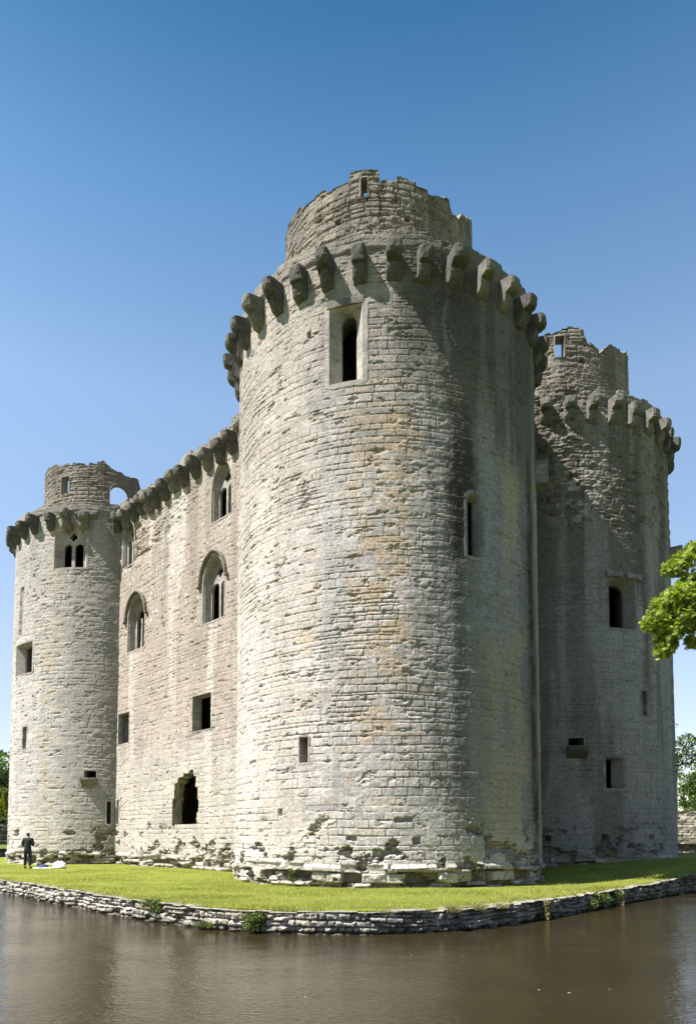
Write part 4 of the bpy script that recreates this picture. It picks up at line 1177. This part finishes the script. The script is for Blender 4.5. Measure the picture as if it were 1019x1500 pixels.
# ---- lawn blades
def blades(n):
    rs = np.random.default_rng(9)
    x = rs.uniform(-20, 15, n * 4); y = rs.uniform(13.8, 36, n * 4)
    w = np.clip((24 / y) ** 2, .15, 3) / 3; ok = rs.random(n * 4) < w
    poly = (ISL - NI * .16)[::60]
    ok &= inside(x, y, poly)
    for C in (C1, C2, C3): ok &= np.hypot(x - C[0], y - C[1]) > R + .02
    sd = (x - SW.P0[0]) * (-vv[0]) + (y - SW.P0[1]) * (-vv[1]); su = (x - SW.P0[0]) * uv[0] + (y - SW.P0[1]) * uv[1]
    ok &= ~((sd < .02) & (su > 0)) ; ok &= ((x - C1[0]) * uv[0] + (y - C1[1]) * uv[1] < 0) | (sd > 0)
    x, y = x[ok][:n], y[ok][:n]; 
    # fringe over the wall top
    m = 9000; k = rs.uniform(mid - 21, mid + 19, m); fx, fy, _ = SM.map(k, 0 * k, -.12 - .22 * rs.random(m))
    x = np.concatenate([x, fx]); y = np.concatenate([y, fy]); n2 = len(x)
    z = lz(x, y) - .01; z[-m:] = lawn_z(fx, fy) * .35 - .04
    h = rs.uniform(.018, .045, n2) * (1 + .9 * sst(.5, .65, fbm(x * 1.1, y * 1.1, 15, 4)));
    worn = sst(.60, .70, fbm(x * .55 + 7, y * .8, 23, 5)); h = h * (1 - .5 * worn)
    nearw = np.min([np.hypot(x - C[0], y - C[1]) - R for C in (C1, C2, C3)], 0); nearw = np.minimum(nearw, np.where(((x - SW.P0[0]) * uv[0] + (y - SW.P0[1]) * uv[1]) > 0, (x - SW.P0[0]) * (-vv[0]) + (y - SW.P0[1]) * (-vv[1]), 9))
    h = h * (1 + 2.2 * np.exp(-np.clip(nearw, 0, 9) / .12) * rs.random(n2)); h[-m:] *= rs.uniform(1, 2.2, m); wd = rs.uniform(.004, .010, n2)
    a = rs.uniform(0, 2 * PI, n2); lx, ly = rs.normal(size=n2) * .4 * h, rs.normal(size=n2) * .4 * h
    V = np.stack([np.stack([x - wd * np.cos(a), y - wd * np.sin(a), z], -1), np.stack([x + wd * np.cos(a), y + wd * np.sin(a), z], -1), np.stack([x + lx, y + ly, z + h], -1)], 1).reshape(-1, 3)
    F = np.arange(n2 * 3).reshape(-1, 3)
    c = np.repeat(np.clip(rs.normal(.5, .25, n2) + 1.1 * (fbm(x * .7, y * .7, 19, 4) - .5), 0, 1), 3)[:, None] * np.ones((1, 3))
    o = np_mesh('grass', V, F, M['blade'], col=c, smooth=False)
    tag(o, 'short mown grass blades covering the castle lawn', 'grass', kind='stuff')
blades(260000)

# ---- petals and leaves drifting on the moat
M['petal'] = simple_mat('floating_petal', (.55, .53, .42), .6, .2, 30)
rp = random.Random(12)
def petal_mesh():
    bm = bmesh.new(); n = 9
    c = bm.verts.new((0, 0, .006))
    vs = [bm.verts.new(((.030 + .012 * math.sin(k * 2.1)) * math.cos(2 * PI * k / n), (.017 + .005 * math.cos(k * 3)) * math.sin(2 * PI * k / n), .002 + .004 * (k % 2))) for k in range(n)]
    for k in range(n): bm.faces.new((c, vs[k], vs[(k + 1) % n]))
    me = bpy.data.meshes.new('floating_leaf'); bm.to_mesh(me); bm.free(); me.materials.append(M['petal']); return me
pm_ = petal_mesh()
for k in range(9):
    a_ = rp.random()
    x, y = (rp.uniform(.8, 4.6), rp.uniform(8.6, 12.4)) if k < 7 else (rp.uniform(-4, 1), rp.uniform(8.5, 12.5))
    o = bpy.data.objects.new('floating_leaf', pm_); link(o, (x, y, WZ + .003)); o.rotation_euler = (0, 0, rp.uniform(0, 6)); q = rp.uniform(.35, .65); o.scale = (q, q, q)
    tag(o, 'small pale fallen leaf floating on the brown moat water', 'leaf', 'fallen leaves drifting on the moat')
# ---- background, left side
def stone_wall(name, a, b, h, z0, seed, dark, label, thick=.5):
    a = np.array(a, float); b = np.array(b, float); L = np.linalg.norm(b - a); t = (b - a) / L; n = np.array([t[1], -t[0]])
    if n[1] > 0: n = -n
    S = Flat(a, t, n); us = np.arange(0, L, .09); lay = Layout(seed, -2, 6, -2, L + 2, (.12, .24), (.22, .6))
    def sh(u, z):
        d, rn, J, E, fv = masonry(u, z, lay, seed, jw=.05, jd=.05, off=.04, rough=.03, warp=.05, jvar=False)
        c = np.array((.36, .32, .26)) * (.5 + .9 * rn[..., 3])[..., None] * dark
        return d, mix(c, (.06, .055, .04), np.clip(J, 0, 1) * .7)
    top = z0 + h + ragged(us, 0, seed, .05, .4)
    V, F, c = top_cap(S, us, top, thick, (.3, .28, .22))
    x, y, z = S.map(us, 0 * us, 0 * us - thick)
    nb = len(us); Vb = np.concatenate([np.stack([x, y, top], -1), np.stack([x, y, top * 0 + z0 - .4], -1)])
    back = (Vb, grid_faces(2, nb), np.full((len(Vb), 3), .2))
    o = wall_mesh(name, S, us, lambda u: (np.full(len(u), z0 - .4), top), int(h / .09) + 6, sh, M['rubble'], (), (float(a[0]), float(a[1]), z0), None, extra=[(V, F, c), back])
    return tag(o, label, 'wall')
stone_wall('garden_wall', (22, 57), (46, 53), 2.6, .9, 91, 1.15, 'tall pale rubble wall beyond the moat at the right edge of the view')
stone_wall('garden_wall', (-52, 70), (-27, 76), 1.75, .85, 92, .35, 'dark dry stone wall beyond the moat at the left edge of the view')
def bush(cx, cy, cz, rx, ry, rz, n, size, mat, label, cat, seed, name='shrub', group=None):
    rr = random.Random(seed); L = []
    for _ in range(14):
        a = rr.uniform(0, 2 * PI); q = rr.uniform(0, .75)
        L.append((cx + rx * q * math.cos(a), cy + ry * q * math.sin(a), cz + rz * rr.uniform(.35, 1.45), rx * .42, ry * .42, rz * .45))
    return clump(name, L, n, size, mat, label, cat, seed, (cx, cy, cz - .2), group)
bush(-40.2, 80, 2.2, 3.2, 2, 1.0, 5200, .26, M['leaf_far'], 'bright green rounded shrub behind the dark wall on the left', 'shrub', 51)
bush(-38.0, 78.3, 1.4, 4.5, 1.2, .8, 4200, .25, M['leaf_dark'], 'dark clipped hedge right behind the dark wall on the left', 'hedge', 52, 'hedge')
# conifer
def conifer(x, y, z, h, r, n, size, seed, label):
    rs = np.random.default_rng(seed)
    t = rs.random(n) ** .8; a = rs.uniform(0, 2 * PI, n); q = r * (1 - t) ** .8 * (.55 + .45 * rs.random(n)) * (.85 + .3 * np.sin(a * 5 + t * 9))
    P = np.stack([x + q * np.cos(a), y + q * np.sin(a), z + .2 + h * t], -1)
    V, F, c = leaf_cloud(P, size, rs, 'quad', .1)
    root = empty('conifer', (x, y, z)); tag(root, label, 'tree')
    bm = bmesh.new(); limb(bm, [(x, y, z - .3), (x, y, z + h * .5), (x, y, z + h * .9)], [.16, .1, .04], 8); bm_obj('trunk', bm, M['bark'], (x, y, z), root, True)
    np_mesh('crown', V, F, M['leaf_gold'], (x, y, z), root, c, smooth=False)
conifer(-38.6, 79.6, 1.3, 4.9, 1.5, 4200, .2, 53, 'golden green conical conifer at the left edge beside the far tower')
tree('broadleaf_tree', (-50.5, 100, 6.0), [(-50.5, 100, 10.0, 2.6, 2.4, 1.9), (-48.3, 100.5, 9.3, 1.8, 1.8, 1.4), (-53, 100, 9.4, 2, 2, 1.5)], 4200, .34, M['leaf_dark'],
     'dark rounded tree on the skyline at the left edge', 'tree', 2.6, .22, 54, group='trees beyond the moat')
for q, (x, y, z, rx, rz, mt, lb) in enumerate([(-45, 92, 5.0, 3.8, 1.5, 'leaf_far', 'pale green bush on the slope above the conifer at the left edge'), (-42.4, 86, 3.4, 2.4, 1.5, 'leaf_dark', 'dark green bush on the slope beside the conifer'),
                                        (-50, 96, 6.2, 3.4, 1.3, 'leaf_far', 'pale bush higher on the slope at the far left')]):
    bush(x, y, z, rx, 2.0, rz, 3600, .28, M[mt], lb, 'bush', 70 + q, 'bush')
stone_wall('hillside_wall', (-66, 98), (-40, 100), 1.1, 7.4, 93, .8, 'grey stone wall running across the slope on the left skyline')

# background, right side: trees beyond the wall
tree('broadleaf_tree', (34.2, 64, 1.6), [(33.6, 64, 6.0, 2.8, 2.6, 2.6), (31.5, 63.5, 4.8, 1.8, 1.8, 2.0), (36.2, 64.5, 7.4, 2.6, 2.4, 2.6), (33.0, 64, 8.0, 1.5, 1.4, 1.4), (35.0, 63, 4.2, 2.4, 2, 1.6), (31.6, 63, 3.0, 2.2, 1.5, 1.6), (30.8, 63, 5.6, 1.6, 1.2, 1.8), (32.5, 62.5, 6.8, 1.6, 1.2, 1.4)], 26000, .26, M['leaf_far'],
     'bushy green tree behind the pale wall right of the shaded tower', 'tree', 4.0, .25, 55, group='trees beyond the moat')
tree('broadleaf_tree', (31.2, 68, 1.6), [(31.4, 68, 9.6, 1.3, 1.2, 1.0), (32.6, 68, 10.6, 1.0, 1.0, .8), (31.0, 68, 7.6, 1.2, 1.2, 1.2), (32.8, 68.3, 9.0, 1.3, 1.2, .9), (31.4, 68, 12.2, .3, .3, .3)], 2600, .24, M['leaf_far'],
     'thin open crowned tree showing sky through it right of the shaded tower', 'tree', 7.4, .18, 56, group='trees beyond the moat')
tree('broadleaf_tree', (45, 72, 1.8), [(45, 72, 7.5, 4, 3.5, 3.4), (42, 71, 6.0, 3, 2.5, 2.6), (49, 72, 6.5, 3.4, 3, 3)], 9000, .32, M['leaf_far'],
     'broad green tree further right behind the pale wall', 'tree', 4.0, .3, 57, group='trees beyond the moat')
bush(32.8, 60.8, 1.9, 3.4, 1.2, 2.3, 9000, .24, M['leaf_far'], 'dense green hedge of bushes filling the gap behind the pale wall at the right', 'bush', 83, 'bush')
# wooded skyline all round so that the place closes off
def far_wood():
    rs = np.random.default_rng(77); Ls = []
    for k in range(190):
        a = rs.uniform(0, 2 * PI)
        if -.1 < math.cos(a - PI / 2) and abs(math.cos(a)) < .5 and math.sin(a) > 0: dist = 260
        else: dist = rs.uniform(150, 230)
        x, y = dist * math.cos(a), 35 + dist * math.sin(a); r = rs.uniform(3, 5)
        z = gz_far(x, y)
        Ls.append((x, y, z + r * .4, r * 1.8, r * 1.8, r * .8))
    P = lump_points(Ls, 42000, rs, .75); V, F, c = leaf_cloud(P, 1.3, rs, 'quad', .2)
    o = np_mesh('far_wood', V, F, M['leaf_far'], (0, 180, 4), None, c, smooth=False)
    tag(o, 'distant wooded skyline beyond the fields', 'wood', kind='stuff')
def gz_far(x, y):
    d = min(float(np.min(np.hypot(OB[:, 0] - x, OB[:, 1] - y))), 400)
    return float(ground_z(np.array([x]), np.array([y]), np.array([d]))[0])
far_wood()

# ------------------------------------------------------------------ person, seen from behind
M['cloth_black'] = simple_mat('black_cloth', (.012, .013, .016), .85, .3, 30)
M['cloth_trouser'] = simple_mat('dark_trousers', (.012, .012, .016), .9, .3, 30)
M['skin'] = simple_mat('skin', (.42, .26, .19), .6, .08, 20)
M['hair'] = simple_mat('dark_hair', (.035, .032, .03), .8, .3, 60)
M['shoe'] = simple_mat('shoes', (.015, .014, .013), .6, .2, 30)
PX, PY = -14.57, 32.4; PZ = float(lz(np.array([PX]), np.array([PY]))[0])
person = empty('person', (PX, PY, PZ))
person.scale = (.96, .96, .93)
tag(person, 'person in black jacket and black trousers standing with back turned before the far tower', 'person')
def skin_mesh(name, nodes, edges, mat, sub=2, root=0):
    me = bpy.data.meshes.new(name)
    me.from_pydata([n[0] for n in nodes], edges, []); o = bpy.data.objects.new(name, me); COL.objects.link(o)
    sk = o.modifiers.new('skin', 'SKIN'); sk.use_smooth_shade = True
    for i, v in enumerate(me.skin_vertices[0].data):
        r = nodes[i][1]; v.radius = (r, r) if not isinstance(r, tuple) else r; v.use_root = (i == root)
    sb = o.modifiers.new('sub', 'SUBSURF'); sb.levels = sub; sb.render_levels = sub
    dg = bpy.context.evaluated_depsgraph_get(); dg.update()
    m2 = bpy.data.meshes.new_from_object(o.evaluated_get(dg)); m2.name = name
    bpy.data.objects.remove(o, do_unlink=True)
    for p in m2.polygons: p.use_smooth = True
    m2.materials.clear(); m2.materials.append(mat)
    ob = bpy.data.objects.new(name, m2); COL.objects.link(ob); ob.parent = person; ORG[ob.name] = ORG[person.name].copy()
    return ob
# body faces +y (away from the camera); x right
body_nodes = [((0, 0, .95), (.11, .08)), ((0, .0, 1.12), (.11, .08)), ((0, .01, 1.30), (.13, .09)), ((0, 0, 1.43), (.12, .085)), ((0, .01, 1.51), (.055, .055)),
              ((0, .025, 1.60), (.075, .085)), ((0, .03, 1.68), (.078, .092)), ((0, .025, 1.735), (.05, .06)),
              ((-.17, 0, 1.43), .062), ((-.225, -.01, 1.27), .05), ((-.235, .0, 1.13), .043), ((-.19, .17, 1.10), .036), ((-.10, .27, 1.15), .028),
              ((.17, 0, 1.43), .062), ((.225, -.01, 1.27), .05), ((.235, .0, 1.13), .043), ((.19, .17, 1.12), .036), ((.10, .27, 1.17), .028),
              ((-.095, 0, .86), .07), ((-.105, .01, .50), .058), ((-.11, -.01, .10), .04), ((-.115, .10, .045), .036), ((-.118, .17, .035), .028),
              ((.095, 0, .86), .07), ((.11, .02, .50), .058), ((.12, 0, .10), .04), ((.13, .11, .045), .036), ((.135, .18, .035), .028)]
be = [(0, 1), (1, 2), (2, 3), (3, 4), (4, 5), (5, 6), (6, 7), (3, 8), (8, 9), (9, 10), (10, 11), (11, 12), (3, 13), (13, 14), (14, 15), (15, 16), (16, 17), (0, 18), (18, 19), (19, 20), (20, 21), (21, 22), (0, 23), (23, 24), (24, 25), (25, 26), (26, 27)]
# hands: palm and five curled fingers holding a small sketch board
def add_hand(s):
    w = 12 if s < 0 else 17
    px, py, pz = body_nodes[w][0]
    body_nodes.append(((px - s * .035, py + .035, pz + .01), (.030, .018))); p = len(body_nodes) - 1; be.append((w, p))
    for k, (dx, dz, L) in enumerate(((.018, .030, .062), (.006, .034, .072), (-.006, .030, .068), (-.016, .022, .054))):
        bx, by, bz = px - s * .05, py + .055, pz + .03 - k * .018
        q = len(body_nodes); body_nodes.append(((bx, by, bz), .009)); body_nodes.append(((bx - s * L * .55, by + .02, bz + .004), .008)); body_nodes.append(((bx - s * L * .8, by - .012, bz), .007))
        be.extend([(p, q), (q, q + 1), (q + 1, q + 2)])
    q = len(body_nodes); body_nodes.append(((px - s * .03, py + .02, pz + .055), .010)); body_nodes.append(((px - s * .06, py + .0, pz + .075), .008)); be.extend([(p, q), (q, q + 1)])
add_hand(-1); add_hand(1)
skin_mesh('body', body_nodes, be, M['skin'], 2)
jn = [((0, 0, .84), (.18, .135)), ((0, 0, 1.05), (.17, .13)), ((0, .0, 1.18), (.175, .13)), ((0, .01, 1.32), (.20, .135)), ((0, 0, 1.44), (.14, .105)), ((0, .01, 1.50), (.07, .07)),
      ((-.18, 0, 1.435), .082), ((-.235, -.01, 1.27), .068), ((-.245, .0, 1.125), .060), ((-.205, .15, 1.095), .050), ((-.13, .24, 1.135), .042),
      ((.18, 0, 1.435), .082), ((.235, -.01, 1.27), .068), ((.245, .0, 1.125), .060), ((.205, .15, 1.115), .050), ((.13, .24, 1.155), .042)]
skin_mesh('jacket', jn, [(0, 1), (1, 2), (2, 3), (3, 4), (4, 5), (4, 6), (6, 7), (7, 8), (8, 9), (9, 10), (4, 11), (11, 12), (12, 13), (13, 14), (14, 15)], M['cloth_black'], 2)
tn = [((0, 0, 1.02), (.15, .115)), ((0, 0, .93), (.165, .125)), ((-.095, 0, .85), .108), ((-.108, .01, .52), .078), ((-.113, -.01, .12), .062), ((.095, 0, .85), .108), ((.113, .02, .52), .078), ((.122, 0, .12), .062)]
skin_mesh('trousers', tn, [(0, 1), (1, 2), (2, 3), (3, 4), (1, 5), (5, 6), (6, 7)], M['cloth_trouser'], 2)
skin_mesh('hair', [((0, -.012, 1.58), (.070, .060)), ((0, -.004, 1.64), (.088, .084)), ((0, .008, 1.70), (.086, .096)), ((0, .012, 1.745), (.058, .068))], [(0, 1), (1, 2), (2, 3)], M['hair'], 2)
for sx, y in ((-.118, 0), (.13, .01)):
    skin_mesh('shoe', [((sx, y - .04, .05), .05), ((sx, y + .06, .05), .048), ((sx * 1.03, y + .16, .04), .04)], [(0, 1), (1, 2)], M['shoe'], 2)

# belongings on the grass beside the person
M['white_bag'] = simple_mat('white_plastic', (.78, .78, .78), .4, .06, 20)
M['blue_cloth'] = simple_mat('navy_cloth', (.05, .07, .14), .9, .4, 14)
M['paper'] = simple_mat('pale_sheet', (.6, .6, .58), .8, .1, 10)
def crumple(name, c, rx, ry, h, mat, label, cat, seed, flat=False):
    bm = bmesh.new()
    bmesh.ops.create_icosphere(bm, subdivisions=4, radius=1)
    for v in bm.verts:
        p = v.co.copy()
        k = 1 + .35 * mnoise.fractal(p * 1.6 + Vector((seed, 0, 0)), .7, 2, 4)
        k += .12 * abs(mnoise.noise(p * 5 + Vector((0, seed, 0))))
        z = max(p.z, -.15) * h * (k if p.z > 0 else .3)
        v.co = Vector((c[0] + p.x * rx * k, c[1] + p.y * ry * k, c[2] + max(z, 0) + .01))
    o = bm_obj(name, bm, mat, c, None, True)
    return tag(o, label, cat)
BZ = PZ
crumple('white_bag', (-13.28, 32.75, BZ), .33, .22, .26, M['white_bag'], 'crumpled white plastic bag lying on the grass at the foot of the far tower', 'bag', 3)
crumple('folded_coat', (-13.98, 32.6, BZ), .28, .22, .20, M['blue_cloth'], 'dark blue coat dropped on the grass between the person and the white bag', 'coat', 9)
crumple('paper_sheet', (-13.7, 32.35, BZ), .55, .12, .05, M['paper'], 'flat pale sheet spread on the grass in front of the blue coat', 'sheet', 14)

# ------------------------------------------------------------------ light, sky, camera
SUN_AZ = -156.5; SUN_EL = 56.0
sd = Vector((math.cos(rad(SUN_AZ)) * math.cos(rad(SUN_EL)), math.sin(rad(SUN_AZ)) * math.cos(rad(SUN_EL)), math.sin(rad(SUN_EL))))
sl_ = bpy.data.lights.new('sun', 'SUN'); sl_.energy = 5.0; sl_.angle = rad(.53); sl_.color = (1, .958, .905)
so_ = bpy.data.objects.new('sun', sl_); COL.objects.link(so_); so_.location = (-30, -20, 60)
so_.rotation_euler = (-sd).to_track_quat('-Z', 'Y').to_euler()
w = bpy.data.worlds.new('World'); scene.world = w; w.use_nodes = True
nt = w.node_tree; bg = nt.nodes['Background']
sky = nt.nodes.new('ShaderNodeTexSky'); sky.sky_type = 'NISHITA'; sky.sun_disc = False
sky.sun_elevation = rad(SUN_EL); sky.sun_rotation = math.atan2(sd.x, sd.y)
sky.altitude = 50; sky.air_density = 1.0; sky.dust_density = .3; sky.ozone_density = 1.4
tcw = nt.nodes.new('ShaderNodeTexCoord'); sx = nt.nodes.new('ShaderNodeSeparateXYZ'); nt.links.new(tcw.outputs['Generated'], sx.inputs[0])
# clearer, deeper air towards the zenith than the stock atmosphere gives
def q_(a, k=2.38): return tuple(c / k for c in a)
rw = ramp(nt, [(0.0, q_((1.45, 1.45, 1.35))), (.10, q_((1.55, 1.3, 1.3))), (.25, q_((1.9, 1.62, 1.5))), (.525, q_((2.0, 1.95, 1.76))), (.686, q_((1.03, 1.44, 1.50))), (.78, q_((.44, .95, 1.09))), (1.0, q_((.26, .6, .8)))])
nt.links.new(sx.outputs[2], rw.inputs[0])
mw_ = nt.nodes.new('ShaderNodeVectorMath'); mw_.operation = 'MULTIPLY'; nt.links.new(sky.outputs[0], mw_.inputs[0]); nt.links.new(rw.outputs[0], mw_.inputs[1])
ms_ = nt.nodes.new('ShaderNodeVectorMath'); ms_.operation = 'SCALE'; 
mb_ = nt.nodes.new('ShaderNodeMapRange'); mb_.interpolation_type = 'SMOOTHSTEP'
for k_, v_ in (('From Min', -.35), ('From Max', .35), ('To Min', 1.35), ('To Max', 2.0)): mb_.inputs[k_].default_value = v_
nt.links.new(sx.outputs[1], mb_.inputs['Value']); nt.links.new(mb_.outputs[0], ms_.inputs['Scale'])
nt.links.new(mw_.outputs[0], ms_.inputs[0])
nt.links.new(ms_.outputs[0], bg.inputs[0]); bg.inputs[1].default_value = .072

cam = bpy.data.cameras.new('camera'); co = bpy.data.objects.new('camera', cam); COL.objects.link(co)
cam.sensor_fit = 'VERTICAL'; cam.sensor_height = 36; cam.lens = 1039.67 / 1500 * 36
cam.shift_y = (1160.6 - 750) / 1500; cam.shift_x = -(510 - 509.5) / 1500
co.location = (0, 0, EYE); co.rotation_euler = (PI / 2 + .0619, 0, 0)
cam.clip_start = .1; cam.clip_end = 5000
scene.camera = co
scene.view_settings.view_transform = 'Standard'; scene.view_settings.look = 'None'
scene.view_settings.exposure = 1.2; scene.view_settings.gamma = 1
scene.cycles.use_denoising = True
scene.cycles.max_bounces = 6; scene.cycles.diffuse_bounces = 3; scene.cycles.glossy_bounces = 3
